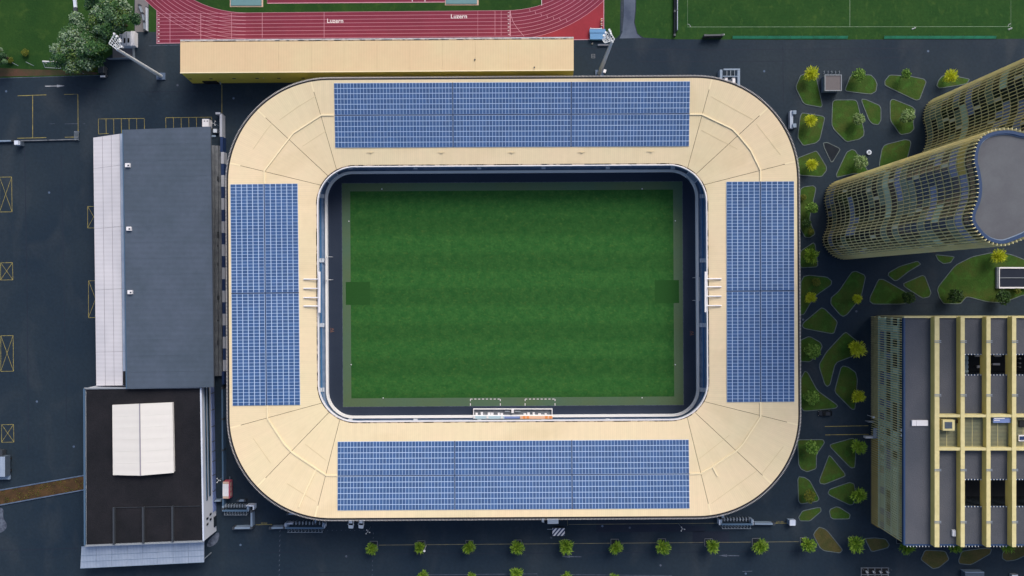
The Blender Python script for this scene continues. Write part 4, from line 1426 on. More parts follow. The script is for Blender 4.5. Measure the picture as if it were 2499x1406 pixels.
# outer walls
MB().box(XW + .6, XW + 1.2, YS + .3, YN - .3, 0, ZO - .62).build('facade_core', M['glass_dark'], ob)
MB().box(XW + 1.3, XE, YN - .5, YN - .02, 0, ZO - .62).build('wall', M['olive'], ob)
MB().box(XW + 1.3, XE, YS + .1, YS + .5, 0, ZO - .62).build('wall', M['olive'], ob)
nfin = 92
fl = [4.4, 8.2, 12.0, 15.9]
fme = MB().box(-.25, .22, -.07, .07, 0.0, ZO - .1).mesh('facade_slat', M['gold_fin'])
fme2 = MB().box(-.25, .25, -.05, .05, 0.0, 4.4).mesh('facade_slat', M['gold_deep'])
fme3 = MB().box(-.25, .25, -.05, .05, 0.0, 4.4).mesh('facade_slat', M['gold_fin'])
for i in range(nfin):
    y = YN - .4 - (YN - YS - .6) * i / (nfin - 1)
    link('facade_slat', fme, ob, (XW - locob.x, y - locob.y, 0))
    mid = y - (YN - YS) / nfin / 2
    py = CY - mid * FPX / (CAM_H - 2)
    if not (1022 < py < 1070):
        link('facade_slat', fme2 if py > 1070 else fme3, ob, (XW - locob.x, mid - locob.y, 0))
for z in fl:
    MB().box(XW - .1, XW + .6, YS + .2, YN - .2, z - .12, z + .12).build('floor_band', M['glass_mint'], ob)
random.seed(9)
nbay = 31
for k in range(5):
    z0 = 0.4 if k == 0 else fl[k - 1] + .2
    z1 = fl[k] - .2 if k < 4 else ZO - 1.0
    for i in range(nbay):
        y1 = YN - .4 - (YN - YS - .6) * i / nbay
        y0 = YN - .4 - (YN - YS - .6) * (i + 1) / nbay
        r = random.random()
        front = 8 < i < 28
        m = 'glass_dark'
        if k == 0: m = 'olive'
        elif k == 1: m = 'glass_pale' if r < .6 else random.choice(['glass_blue', 'glass_mint', 'blind'])
        elif k == 2: m = random.choice(['glass_dark', 'glass_mint', 'glass_blue', 'glass_green'])
        elif k == 3: m = random.choice(['glass_pale', 'glass_mint', 'glass_dark', 'glass_pale' if i > 14 else 'glass_dark'])
        elif k == 4: m = random.choice(['glass_dark', 'olive', 'glass_green', 'glass_dark'])
        MB().box(XW + .45, XW + .58, y0 + .08, y1 - .08, z0, z1).build('window_pane', M[m], ob)
for y in (1052, 1066):
    c = Vector((XW - .1, oy(y), 0))
    MB().tube((c.x, c.y, 18.4), (c.x, c.y, 18.9), 0.45, 0.3, 10).build('facade_lamp', M['lamp_white'], ob)
# entrance on the facade
a, b = W(2120, 1065), W(2120, 1040)
MB().box(a.x - .2, XW + .4, a.y, b.y, 3.2, 3.5).build('porch_roof', M['wall_grey'], ob)
a = W(2116, 1065)
MB().box(a.x - 1.2, a.x + 1.6, a.y - .35, a.y + .25, 0, 1.6).build('porch_wall', M['white'], ob)
a = W(2118, 1027)
MB().box(a.x - .9, a.x + 1.0, a.y - .15, a.y + .15, 0, 2.2).build('porch_wall', M['wall_grey'], ob)
# furniture down in the courtyards
for x, y, w, h in ((2386, 867.5, 12, 6), (2436, 867.5, 15, 6), (2389, 895, 8, 6), (2432, 889, 17, 5)):
    p, q = W(x - w / 2, y + h / 2, ZF + .8), W(x + w / 2, y - h / 2, ZF + .8)
    o = MB().box(p.x, q.x, p.y, q.y, ZF + .45, ZF + .8).box(p.x + .1, p.x + .3, p.y + .1, q.y - .1, ZF, ZF + .45).box(q.x - .3, q.x - .1, p.y + .1, q.y - .1, ZF, ZF + .45).build('courtyard_table', M['white'])
    tag(o, 'white table down in the dark courtyard of the gold-beamed block', 'table', 'tables in the courtyards')
for y in (874.5, 885, 896, 907):
    p = W(2356.5, y, ZF + 2.2)
    o = MB().tube((p.x, p.y, ZF + 2.0), (p.x, p.y, ZF + 2.2), 1.05, .9, 16).tube((p.x, p.y, ZF), (p.x, p.y, ZF + 2.0), .08, .08, 8).build('parasol', M['pale_cyan'])
    tag(o, 'round pale blue parasol in the courtyard between the gold roof beams', 'parasol', 'parasols in the courtyard')
for y in (875, 886.5, 896):
    p = W(2490, y, ZF + 1.2)
    o = MB().tube((p.x, p.y, ZF), (p.x, p.y, ZF + 1.0), .06, .06, 6).tube((p.x, p.y, ZF + 1.0), (p.x, p.y, ZF + 1.3), .28, .2, 10).build('courtyard_lamp', M['lamp_white'])
    tag(o, 'small white lamp standing in the dark courtyard behind the fourth gold beam', 'lamp', 'lamps in the courtyard')
line([(2013, 1041), (2119, 1039)], 0.16, 0.02)
line([(2014, 1061.5), (2120, 1060)], 0.16, 0.02)

# ------------------------------------------------------------------ planting beds on the plaza
G4, G8, G9, G10 = (1849, 0), (1849, 350), (1849, 700), (1849, 1040)
def bed(pts, label, m='bed_grass', smooth=2):
    pts = chaikin(pts, smooth, 0.11)
    w = [(W(*p).x, W(*p).y) for p in pts]
    c = (sum(p[0] for p in w) / len(w), sum(p[1] for p in w) / len(w), 0)
    t = thing('planting_bed', label, 'planting bed', c, 'planting beds on the plaza')
    i1 = inset(w, 0.22)
    mb = MB()
    mb.strip([(x, y, .14) for x, y in w], [(x, y, .14) for x, y in i1], closed=True)
    mb.strip([(x, y, .14) for x, y in w], [(x, y, 0) for x, y in w], closed=True)
    mb.strip([(x, y, .14) for x, y in i1], [(x, y, 0) for x, y in i1], closed=True)
    mb.build('kerb', M['kerb'], t)
    MB().area([(x, y, .09) for x, y in i1]).build('planting', M[m], t)
    return t
bed(Z(*G4, [(405, 695), (350, 820), (430, 980), (595, 1010), (608, 985), (555, 745), (540, 715)]), 'kite-shaped grass bed with lime tree beside the flat square kiosk')
bed(Z(*G4, [(870, 700), (815, 840), (830, 860), (1060, 888), (1110, 860), (1122, 790), (1100, 740), (1060, 700)]), 'rounded grass bed with green tree next to the square kiosk, away from the stadium')
bed(Z(*G4, [(1235, 700), (1187, 760), (1190, 805), (1480, 945), (1520, 935), (1582, 770), (1560, 740), (1420, 712)]), 'wide pentagonal grass bed with pale tree along the road by the training field')
bed(Z(*G4, [(1735, 705), (1690, 755), (1675, 805), (1700, 832), (1960, 790), (1990, 740), (1850, 712)]), 'small grass bed with lime tree at the foot of the taller tower')
bed(Z(*G4, [(415, 1055), (395, 1090), (370, 1290), (425, 1370), (545, 1345), (585, 1310), (632, 1105), (605, 1085)]), 'five-sided grass bed with lime tree beside the pale C-shaped bench')
bed(Z(*G4, [(720, 935), (697, 960), (690, 1170), (715, 1220), (830, 1335), (950, 1310), (995, 1275), (1000, 1230), (935, 955), (910, 935)]), 'largest oblong grass bed with a leaning green tree, below the square kiosk')
bed(Z(*G4, [(975, 928), (970, 950), (1040, 1130), (1075, 1165), (1130, 1174), (1158, 1130), (1157, 1015), (1140, 985), (1010, 930)]), 'narrow treeless wedge bed squeezed between two larger grass beds')
bed(Z(*G4, [(1260, 928), (1237, 950), (1238, 1130), (1335, 1268), (1430, 1250), (1468, 1210), (1460, 1150), (1480, 1030), (1450, 1000), (1290, 935)]), 'tall grass bed with a grey-green tree facing the taller tower facade')
bed(Z(*G8, [(1180, 22), (1210, 5), (1380, -38), (1425, -30), (1440, 0), (1400, 160), (1145, 240), (1135, 195), (1160, 60)]), 'treeless sloping grass bed tucked between the two curved towers')
bed(Z(*G8, [(545, 68), (360, 140), (375, 300), (600, 316), (645, 260), (648, 220), (565, 85)]), 'grass bed with one lime bush touching the stadium eave near the dark triangular bed')
bed(Z(*G8, [(612, -5), (620, 40), (685, 178), (705, 175), (775, 60), (760, 40), (650, -12)]), 'dark sunken triangular bed without grass in the plaza', 'bed_dark')
bed(Z(*G8, [(830, 82), (733, 290), (740, 322), (900, 285), (1000, 292), (1040, 265), (1000, 200), (915, 65), (880, 55)]), 'triangular grass bed with pale tree beside the round white stone')
bed(Z(*G8, [(395, 430), (430, 405), (520, 393), (550, 420), (515, 580), (490, 700), (500, 750), (542, 850), (490, 888), (440, 882), (395, 800)]), 'long hourglass bed with two trees between stadium and grey-roofed tower')
bed(Z(*G8, [(395, 1010), (520, 928), (540, 945), (567, 1140), (550, 1162), (395, 1170)]), 'four-sided grass bed with bright green tree at the foot of the grey-roofed tower')
bed(Z(*G8, [(400, 1300), (430, 1245), (480, 1233), (650, 1250), (697, 1290), (690, 1330), (560, 1420), (500, 1495), (435, 1606), (395, 1610)]), 'grass bed with lime tree and olive shrub at the stadium edge facing the tower corner')
bed(Z(*G8, [(880, 1205), (920, 1195), (1000, 1230), (1012, 1260), (970, 1446), (840, 1606), (800, 1626), (770, 1610), (680, 1506), (685, 1446), (760, 1380), (850, 1245)]), 'long curved grass bed with one small round lime tree')
bed(Z(*G8, [(1225, 1210), (1330, 1150), (1500, 1100), (1532, 1135), (1420, 1200), (1310, 1287), (1280, 1290), (1218, 1240)]), 'slim treeless grass bed under the edge of the grey-roofed tower')
bed(Z(*G8, [(1130, 1272), (1180, 1272), (1420, 1410), (1475, 1470), (1360, 1510), (1080, 1510), (1045, 1480), (1050, 1440)]), 'low triangular grass bed with a dark tree at its corner')
bed(Z(*G8, [(1362, 1312), (1545, 1233), (1572, 1250), (1628, 1400), (1610, 1440), (1545, 1456), (1370, 1344)]), 'treeless diamond grass bed between the grey tower and the gold-beamed block')
bed(Z(*G8, [(1660, 1040), (1690, 1098), (1740, 1132), (1810, 1120), (1850, 1060)]), 'small grass bed half hidden under the grey-roofed tower edge')
bed(Z(*G8, [(1690, 1340), (1850, 1140), (2010, 1060), (2200, 1020), (2370, 1035), (2900, 1250), (2900, 1360), (2497, 1420), (2300, 1498), (2150, 1488), (1960, 1438), (1900, 1508), (1740, 1506), (1700, 1446), (1680, 1380)]), 'large dark lawn round the low skylight box beside the gold-beamed block')
bed(Z(*G9, [(595, 193), (425, 335), (412, 370), (440, 395), (690, 442), (718, 435), (748, 340), (740, 315), (630, 205)]), 'treeless brownish triangular bed in the middle of the plaza')
bed(Z(*G9, [(395, 500), (470, 465), (500, 468), (590, 520), (608, 560), (575, 630), (490, 707), (395, 702)]), 'rounded grass bed with a large green tree touching the stadium eave')
bed(Z(*G9, [(830, 423), (800, 438), (640, 610), (568, 735), (625, 915), (650, 938), (680, 920), (730, 715), (900, 650), (965, 560), (940, 510), (880, 465)]), 'boomerang-shaped grass bed with a big lime tree')
bed(Z(*G9, [(800, 738), (775, 760), (718, 970), (730, 1000), (880, 1152), (915, 1150), (937, 870), (920, 800), (850, 750)]), 'leaf-shaped grass bed with a lime tree at its lower corner near the gold slats')
bed(Z(*G9, [(440, 788), (395, 870), (395, 1120), (430, 1170), (730, 1142), (752, 1120), (740, 1100), (560, 970), (470, 800)]), 'triangular grass bed with green tree where the black car is parked')
bed(Z(*G10, [(380, 125), (370, 150), (380, 360), (405, 405), (460, 432), (552, 400), (552, 270), (630, 155), (612, 122)]), 'L-shaped grass bed with green tree beside the yellow entrance lines')
bed(Z(*G10, [(890, 108), (675, 170), (680, 200), (870, 395), (912, 392), (922, 270), (915, 130)]), 'triangular grass bed with green tree against the office porch')
bed(Z(*G10, [(665, 270), (573, 510), (585, 540), (630, 547), (822, 470), (818, 440), (690, 285)]), 'treeless triangular grass bed in the middle of four beds by the gold slats')
bed(Z(*G10, [(385, 470), (372, 500), (378, 700), (400, 732), (560, 707), (580, 680), (490, 510), (440, 478)]), 'grass bed with a yellow-brown tree near the stadium corner')
bed(Z(*G10, [(860, 523), (670, 590), (655, 630), (680, 655), (860, 742), (895, 737), (925, 650), (905, 538)]), 'arrow-shaped grass bed with green tree beside the gold slats')
bed(Z(*G10, [(415, 793), (380, 855), (395, 890), (490, 892), (597, 800), (592, 763), (560, 760)]), 'small treeless bean-shaped bed beside the small grey booth')
bed(Z(*G10, [(735, 753), (680, 775), (668, 800), (680, 855), (710, 874), (860, 872), (870, 825), (770, 760)]), 'small treeless five-sided bed near the corner of the gold-beamed block')
bed(Z(*G10, [(575, 943), (535, 985), (518, 1020), (580, 1140), (620, 1170), (770, 1192), (800, 1160), (660, 985), (630, 960)]), 'brown dry bed with white stones between two street trees', 'bed_brown')
bed(Z(*G10, [(1005, 1050), (1015, 1085), (1065, 1182), (1220, 1142), (1237, 1110), (1200, 1055), (1100, 1043)]), 'brown dry bed beside the street tree at the corner of the gold-beamed block', 'bed_brown')
bed(Z(*G10, [(1580, 1158), (1560, 1170), (1523, 1250), (1640, 1340), (1700, 1327), (1797, 1250), (1760, 1168)]), 'brown and green bed on the street in front of the first gold beam', 'bed_brown')
bed(Z(*G10, [(1910, 1168), (1878, 1260), (1890, 1292), (2000, 1302), (2180, 1200), (2195, 1150), (2140, 1138)]), 'brown bed on the street in front of the second and third gold beams', 'bed_brown')
bed(Z(*G10, [(2330, 1150), (2288, 1190), (2288, 1240), (2330, 1268), (2420, 1257), (2560, 1190), (2540, 1100), (2450, 1095)]), 'brown bed on the street in front of the fourth gold beam', 'bed_brown')

# ------------------------------------------------------------------ trees
def crown_mesh(name, leaf, n, rx, rz, lw, ll, seed, spiky):
    rnd = random.Random(seed)
    mb = MB()
    lobes = []
    for _ in range(9):
        a, b = rnd.uniform(0, 2 * math.pi), rnd.uniform(-.3, 1)
        lobes.append((Vector((math.cos(a), math.sin(a), b)).normalized(), rnd.uniform(.75, 1.12)))
    for _ in range(n):
        d = Vector((rnd.gauss(0, 1), rnd.gauss(0, 1), rnd.gauss(0, 1) + .25)).normalized()
        g = max(l[1] * max(0, d.dot(l[0])) ** 2 for l in lobes)
        rad = (0.4 + 0.62 * g) * (rnd.random() ** (0.55 if spiky else 0.4))
        c = Vector((d.x * rx * rad, d.y * rx * rad, d.z * rz * rad))
        if spiky:
            ax = (d + Vector((rnd.gauss(0, .35), rnd.gauss(0, .35), rnd.gauss(0, .3) + .15))).normalized()
        else:
            ax = Vector((rnd.gauss(0, 1), rnd.gauss(0, 1), rnd.gauss(0, .5))).normalized()
        sd = ax.cross(Vector((rnd.gauss(0, 1), rnd.gauss(0, 1), rnd.gauss(0, 1)))).normalized()
        if abs(sd.z) > .6:
            sd = (sd + ax.cross(Vector((0, 0, 1)))).normalized()
        L, Wd = ll * rnd.uniform(.6, 1.3), lw * rnd.uniform(.7, 1.3)
        a, b = c - ax * L * .5, c + ax * L * .5
        mid = c + sd * Wd * .5
        mid2 = c - sd * Wd * .5
        mb.face([a, mid, b, mid2], rnd.choice((0, 0, 1, 1, 2)) if len(M[leaf]) == 3 else rnd.randrange(len(M[leaf])))
    return mb.mesh(name, M[leaf])
def trunk_mesh(h, r, seed):
    rnd = random.Random(seed)
    mb = MB()
    top = Vector((rnd.uniform(-.15, .15), rnd.uniform(-.15, .15), h * .55))
    mb.tube((0, 0, 0), top, r, r * .6, 7)
    for i in range(6):
        a = i * 1.05 + rnd.uniform(-.3, .3)
        e = top + Vector((math.cos(a) * h * .2, math.sin(a) * h * .2, h * rnd.uniform(.15, .32)))
        mb.tube(top * rnd.uniform(.8, 1), e, r * .4, r * .12, 5)
    mb.tube(top, top + Vector((0, 0, h * .4)), r * .5, r * .1, 5)
    return mb.mesh('trunk', M['bark'])
CR = {}
for leaf in ('leaf_lime', 'leaf_green', 'leaf_pale', 'leaf_dark', 'leaf_street', 'leaf_dull'):
    for v in range(3):
        spiky = leaf in ('leaf_lime', 'leaf_street')
        CR[leaf, v] = crown_mesh('crown', leaf, 620 if leaf in ('leaf_lime', 'leaf_street') else 820, 1.0, 1.0, .085 if spiky else .16, .5 if spiky else .24, hash((len(leaf), v)) % 999 + v * 17 + len(leaf), spiky)
TR = [trunk_mesh(1.0, .028, s) for s in (1, 2)]
tn = 0
def tree(px, py, rpx, leaf, label, h=5.2, group='young trees on the plaza', name='young_tree'):
    global tn
    zc = h * .62
    c = W(px, py, zc)
    t = thing(name, label, 'tree', (c.x, c.y, 0.0), group)
    r = rpx * (CAM_H - zc) / FPX
    link('trunk', TR[tn % 2], t, (0, 0, 0), (0, 0, tn * 1.3), (h, h, h))
    link('crown', CR[leaf, tn % 3], t, (0, 0, zc), (0, 0, tn * 2.1), (r, r, h * .40))
    tn += 1
    return t
def tz(g, x, y): return (g[0] + x / 3.8415, g[1] + y / 3.8415)
for g, x, y, r, leaf, label, h in [
    (G4, 500, 697, 20, 'leaf_lime', 'lime-yellow tree in the kite-shaped bed beside the square kiosk', 5.5),
    (G4, 945, 702, 17, 'leaf_green', 'green tree in the rounded bed next to the square kiosk', 5),
    (G4, 1385, 698, 14, 'leaf_green', 'small green tree at the roadside edge of the wide pentagonal bed', 5),
    (G4, 1805, 718, 18, 'leaf_lime', 'lime tree at the foot of the taller tower', 5.5),
    (G4, 495, 1130, 18, 'leaf_lime', 'lime tree in the bed beside the pale C-shaped bench', 5),
    (G4, 940, 1115, 17, 'leaf_pale', 'leaning grey-green tree at the edge of the largest oblong bed', 5),
    (G4, 1400, 1095, 20, 'leaf_pale', 'pale grey-green tree in the tall bed facing the taller tower', 5.5),
    (G8, 505, 200, 17, 'leaf_lime', 'round lime bush-like tree in the bed touching the stadium eave near the dark triangle', 5),
    (G8, 955, 172, 20, 'leaf_pale', 'pale tree in the triangular bed beside the round white stone', 5.5),
    (G8, 500, 612, 17, 'leaf_green', 'green tree in the waist of the hourglass bed', 5.5),
    (G8, 455, 750, 14, 'leaf_dark', 'small dark tree in the lower half of the hourglass bed', 4),
    (G8, 425, 505, 9, 'leaf_dull', 'small yellowish shrub in the upper half of the hourglass bed', 2.2),
    (G8, 500, 830, 9, 'leaf_dull', 'small yellowish shrub at the lower end of the hourglass bed', 2.2),
    (G8, 500, 1055, 20, 'leaf_street', 'bright green tree at the foot of the grey-roofed tower', 5.5),
    (G8, 545, 1300, 12, 'leaf_dull', 'olive shrub in the bed at the tower corner', 2.5),
    (G9, 495, 105, 15, 'leaf_lime', 'lime tree in the stadium-edge bed with the olive shrub', 5),
    (G9, 930, 112, 14, 'leaf_lime', 'small round lime tree in the long curved bed', 4.5),
    (G9, 1405, 100, 18, 'leaf_dark', 'dark green tree at the corner of the low triangular bed', 5),
    (G9, 1850, 95, 21, 'leaf_dark', 'dark round tree on the edge of the large lawn facing the gold-beamed block', 5.5),
    (G9, 2300, 95, 22, 'leaf_dark', 'dark tree on the large lawn below the low skylight box', 5.5),
    (G9, 2432, 40, 9, 'leaf_dull', 'small yellowish shrub beside the low skylight box', 2.5),
    (G8, 2255, 1062, 20, 'leaf_lime', 'yellow-green tree peeping out behind the grey-roofed tower', 5.5),
    (G9, 510, 600, 21, 'leaf_green', 'large green tree in the rounded bed touching the stadium eave', 6),
    (G9, 925, 582, 23, 'leaf_lime', 'big lime tree in the boomerang-shaped bed', 6),
    (G9, 940, 1032, 18, 'leaf_lime', 'lime tree in the leaf-shaped bed near the gold slats', 5.5),
    (G9, 500, 1035, 20, 'leaf_green', 'green tree in the triangular bed by the black car', 6),
    (G10, 500, 195, 20, 'leaf_green', 'green tree in the L-shaped bed by the yellow entrance lines', 6),
    (G10, 945, 192, 20, 'leaf_street', 'green tree in the bed against the office porch', 5.5),
    (G10, 485, 655, 18, 'leaf_dull', 'yellow-brown tree in the bed near the stadium corner', 5),
    (G10, 945, 650, 20, 'leaf_street', 'green tree at the arrow-shaped bed beside the gold slats', 5.5),
]:
    p = tz(g, x, y)
    tree(p[0], p[1], r, leaf, label, h)
ORD = ['first', 'second', 'third', 'fourth', 'fifth', 'sixth', 'seventh', 'eighth', 'ninth', 'tenth', 'eleventh', 'twelfth']
for i, (x, y, r) in enumerate([(907, 1339, 16), (1025, 1336, 15), (1144, 1336, 16), (1262, 1336, 19), (1382, 1334, 20), (1503, 1337, 17), (1618, 1335, 20), (1739, 1333, 18), (1855, 1334, 20), (1972, 1329, 20), (2089, 1328, 23)]):
    tree(x, y, r, 'leaf_street', ORD[i] + ' street tree on the long yellow line, counting from the dashed white lane marks', 5.2 + (i * 7 % 5) * .2, 'street trees along the yellow line', 'street_tree')
for x, y, r, l in [(2213, 1335, 20, 'bright green tree half hidden below the corner of the gold-beamed block'), (2330, 1333, 18, 'green tree peeping out beside the second gold beam end'), (2458, 1328, 22, 'green tree peeping out beside the fourth gold beam end')]:
    tree(x, y, r, 'leaf_street', l, 5.5)
for ib, (x, y, r) in enumerate([(1031, 1405, 14), (1151, 1408, 13), (1261, 1402, 19), (1381, 1411, 16), (1500, 1413, 16)]):
    tree(x, y, r, 'leaf_street', ORD[ib] + ' tree on the thin white kerb line, counting from the dashed lane marks', 5.2, 'street trees along the white kerb line', 'street_tree')
# square tree pits
for ip, (x, y) in enumerate([(912, 1330), (1028, 1329), (1146, 1328), (1263, 1327), (1381, 1326), (1500, 1325), (1615, 1324), (1729, 1324), (1845, 1323), (1962, 1321), (2080, 1319), (2197, 1317)]):
    c = W(x, y)
    t = thing('tree_pit', ORD[ip] + ' square tree pit on the yellow line, counting from the dashed white lane marks', 'tree pit', (c.x, c.y, 0), 'tree pits along the yellow line')
    s = 1.22
    mb = MB()
    for a, b in (((-s, -s), (s, -s)), ((s, -s), (s, s)), ((s, s), (-s, s)), ((-s, s), (-s, -s))):
        mb.bar((c.x + a[0], c.y + a[1], .05), (c.x + b[0], c.y + b[1], .05), .14, .12)
    mb.build('pit_frame', M['concrete'], t)
    MB().face([(c.x - s, c.y - s, .015), (c.x + s, c.y - s, .015), (c.x + s, c.y + s, .015), (c.x - s, c.y + s, .015)]).build('pit_soil', M['bed_dark'], t)
xs = [912, 1028, 1146, 1263, 1381, 1500, 1615, 1729, 1845, 1962]
for i in range(len(xs) - 1):
    y0, y1 = 1330.5 - i * 0.95, 1330.5 - (i + 1) * .95
    line([(xs[i] + 12, y0), (xs[i + 1] - 12, y1)], 0.15, 0.012, 'pale_yellow')

# big trees on the lawn corner
def big_tree(px, py, rpx, h, seed, label, n=60, lpc=230):
    rnd = random.Random(seed)
    zc = h * .62
    c = W(px, py, zc)
    t = thing('broadleaf_tree', label, 'tree', (c.x, c.y, 0), 'big trees on the lawn corner')
    rx = rpx * (CAM_H - zc) / FPX
    tr = MB()
    tr.tube((0, 0, 0), (0, 0, h * .5), .5, .35, 9)
    mb = MB()
    for i in range(n):
        d = Vector((rnd.gauss(0, 1), rnd.gauss(0, 1), rnd.gauss(0, .8) + .5)).normalized()
        rr = rnd.uniform(.45, 1.0) * (0.85 + .2 * math.sin(3 * math.atan2(d.y, d.x) + seed))
        cc_ = Vector((d.x * rx * rr, d.y * rx * rr, zc + d.z * h * .36 * rr))
        if i % 4 == 0:
            tr.tube((0, 0, h * .42), cc_ * .9 + Vector((0, 0, h * .04)), .18, .04, 5)
        cr = rx * rnd.uniform(.16, .28)
        tone = rnd.choice((0, 0, 1, 2, 3, 4, 1))
        for _ in range(lpc):
            e = Vector((rnd.gauss(0, 1), rnd.gauss(0, 1), rnd.gauss(0, 1) + .3)).normalized()
            p = cc_ + e * cr * rnd.random() ** .35
            ax = Vector((rnd.gauss(0, 1), rnd.gauss(0, 1), rnd.gauss(0, .4))).normalized()
            sd = ax.cross(Vector((rnd.gauss(0, .5), rnd.gauss(0, .5), 1))).normalized()
            L, wd = rnd.uniform(.35, .75), rnd.uniform(.16, .34)
            mb.face([p - ax * L / 2, p + sd * wd, p + ax * L / 2, p - sd * wd], tone if rnd.random() < .65 else rnd.randrange(5))
    link('trunk', tr.mesh('trunk', M['bark']), t)
    link('crown', mb.mesh('crown', M['leaf_big']), t)
big_tree(196, 112, 72, 13, 3, 'big silvery-green tree standing over the lawn edge beside the dark van', 70)
big_tree(272, 38, 62, 14, 8, 'big dense tree rising above the white container', 62)
big_tree(-2, 133, 27, 8, 5, 'dark round tree at the lawn border beside the bent poles', 26)
big_tree(238, 20, 40, 12, 12, 'smaller tree crowding the big dense tree on the lawn', 30)
for x, y, r, l in ((62, 128, 11, 'low yellow-green bush on the lawn behind the small goal'), (24, 147, 9, 'tiny yellow bush next to the dark round tree'), (228, 168, 10, 'orange-tinged bush between big tree and asphalt')):
    tree(x, y, r, 'leaf_dull', l, 1.6, 'bushes along the lawn border', 'bush')

# ------------------------------------------------------------------ vehicles
def car(label, px, py, rz, body_m, kind='car', group=None, L=4.4, Wd=1.8):
    c = W(px, py)
    t = thing('car' if kind == 'car' else 'van', label, kind, (c.x, c.y, 0), group, rz)
    h0 = .82 if kind == 'car' else 1.05
    top = 1.46 if kind == 'car' else 2.25
    def loft(secs):
        mb = MB()
        k = len(secs[0])
        n0 = len(mb.v)
        for s in secs:
            mb.v += [tuple(p) for p in s]
        for i in range(len(secs) - 1):
            for j in range(k):
                a = n0 + i * k + j
                b = n0 + i * k + (j + 1) % k
                mb.f.append((a, b, b + k, a + k)); mb.m.append(0)
        mb.f.append(tuple(n0 + j for j in range(k))); mb.m.append(0)
        mb.f.append(tuple(n0 + (len(secs) - 1) * k + j for j in range(k))); mb.m.append(0)
        return mb
    def sec(x, w, z0, z1, e=.12):
        return [(x, -w + e, z0), (x, w - e, z0), (x, w, z0 + .2), (x, w, z1 - .14), (x, w - e, z1), (x, -w + e, z1), (x, -w, z1 - .14), (x, -w, z0 + .2)]
    w = Wd / 2
    X = [(-L / 2, .8 * w, .35, h0 - .15), (-L / 2 + .15, .94 * w, .25, h0), (-L * .25, w, .2, h0 + .06), (L * .1, w, .2, h0 + .06), (L * .32, .97 * w, .22, h0 - .05), (L / 2 - .18, .88 * w, .25, h0 - .18), (L / 2, .7 * w, .35, h0 - .28)]
    o = link('body', loft([sec(*s) for s in X]).mesh('body', M[body_m]), t)
    if kind == 'car':
        Y = [(-L * .44, .7 * w, h0, h0 + .06), (-L * .30, .78 * w, h0, top - .05), (-L * .05, .8 * w, h0, top), (L * .06, .78 * w, h0, top - .04), (L * .22, .74 * w, h0, h0 + .05)]
        g = loft([sec(*s, e=.1) for s in Y])
        link('windows', g.mesh('windows', M['car_glass']), t)
        link('roof', MB().hexa([(-L * .30, -.66 * w, top - .06), (-L * .30, .66 * w, top - .06), (L * .06, .66 * w, top - .05), (L * .06, -.66 * w, top - .05)], [(-L * .28, -.6 * w, top + .03), (-L * .28, .6 * w, top + .03), (L * .04, .6 * w, top + .03), (L * .04, -.6 * w, top + .03)]).mesh('roof', M[body_m]), t)
    else:
        Y = [(-L * .49, .9 * w, h0 - .2, top), (-L * .2, .95 * w, h0 - .2, top), (L * .16, .95 * w, h0 - .2, top)]
        link('cargo_box', loft([sec(*s) for s in Y]).mesh('cargo_box', M[body_m]), t)
        Y = [(L * .161, .9 * w, h0, top - .05), (L * .22, .88 * w, h0, top - .1), (L * .36, .8 * w, h0 - .1, h0 + .12)]
        link('windscreen', loft([sec(*s, e=.1) for s in Y]).mesh('windscreen', M['car_glass']), t)
    wheel = MB().tube((0, -.11, 0), (0, .11, 0), .32, .32, 14).mesh('wheel', M['tyre'])
    rimm = MB().tube((0, -.125, 0), (0, .125, 0), .19, .19, 10).mesh('rim', M['rim'])
    for sx in (-.31, .31):
        for sy in (-1, 1):
            wo = link('wheel', wheel, t, (sx * L, sy * (w - .09), .32))
            link('rim', rimm, wo)
    for sy in (-1, 1):
        link('headlight', MB().box(-.06, .06, -.16, .16, -.07, .07).mesh('headlight', M['lamp_white']), t, (L / 2 - .12, sy * .6 * w, h0 - .32))
        link('side_mirror', MB().box(-.08, .08, -.1, .1, -.07, .07).mesh('side_mirror', M[body_m]), t, (L * .17, sy * (w + .08), h0 + .1))
    return t
car('white car parked by the stadium eave, the one beside the turnstiles', 858, 1272, R(-93), 'car_white', 'car', 'white cars parked at the eave')
car('white car parked by the stadium eave, away from the turnstiles', 883, 1272, R(-95), 'car_white', 'car', 'white cars parked at the eave')
car('white delivery van parked under the stadium eave next to the striped trailer', 1342, 1266.5, R(180), 'car_white', 'van', None, 5.4, 2.0)
car('black car parked at the tip of a triangular grass bed', 2012, 1008, R(180), 'car_black', 'car')

def wheel_pair(t, c, xs, half, axis='x', r=.35):
    me = MB().tube((0, -.12, 0), (0, .12, 0), r, r, 12).mesh('wheel', M['tyre'])
    for x in xs:
        for s in (-1, 1):
            if axis == 'x':
                link('wheel', me, t, (x, s * half, r))
            else:
                link('wheel', me, t, (s * half, x, r), (0, 0, R(90)))
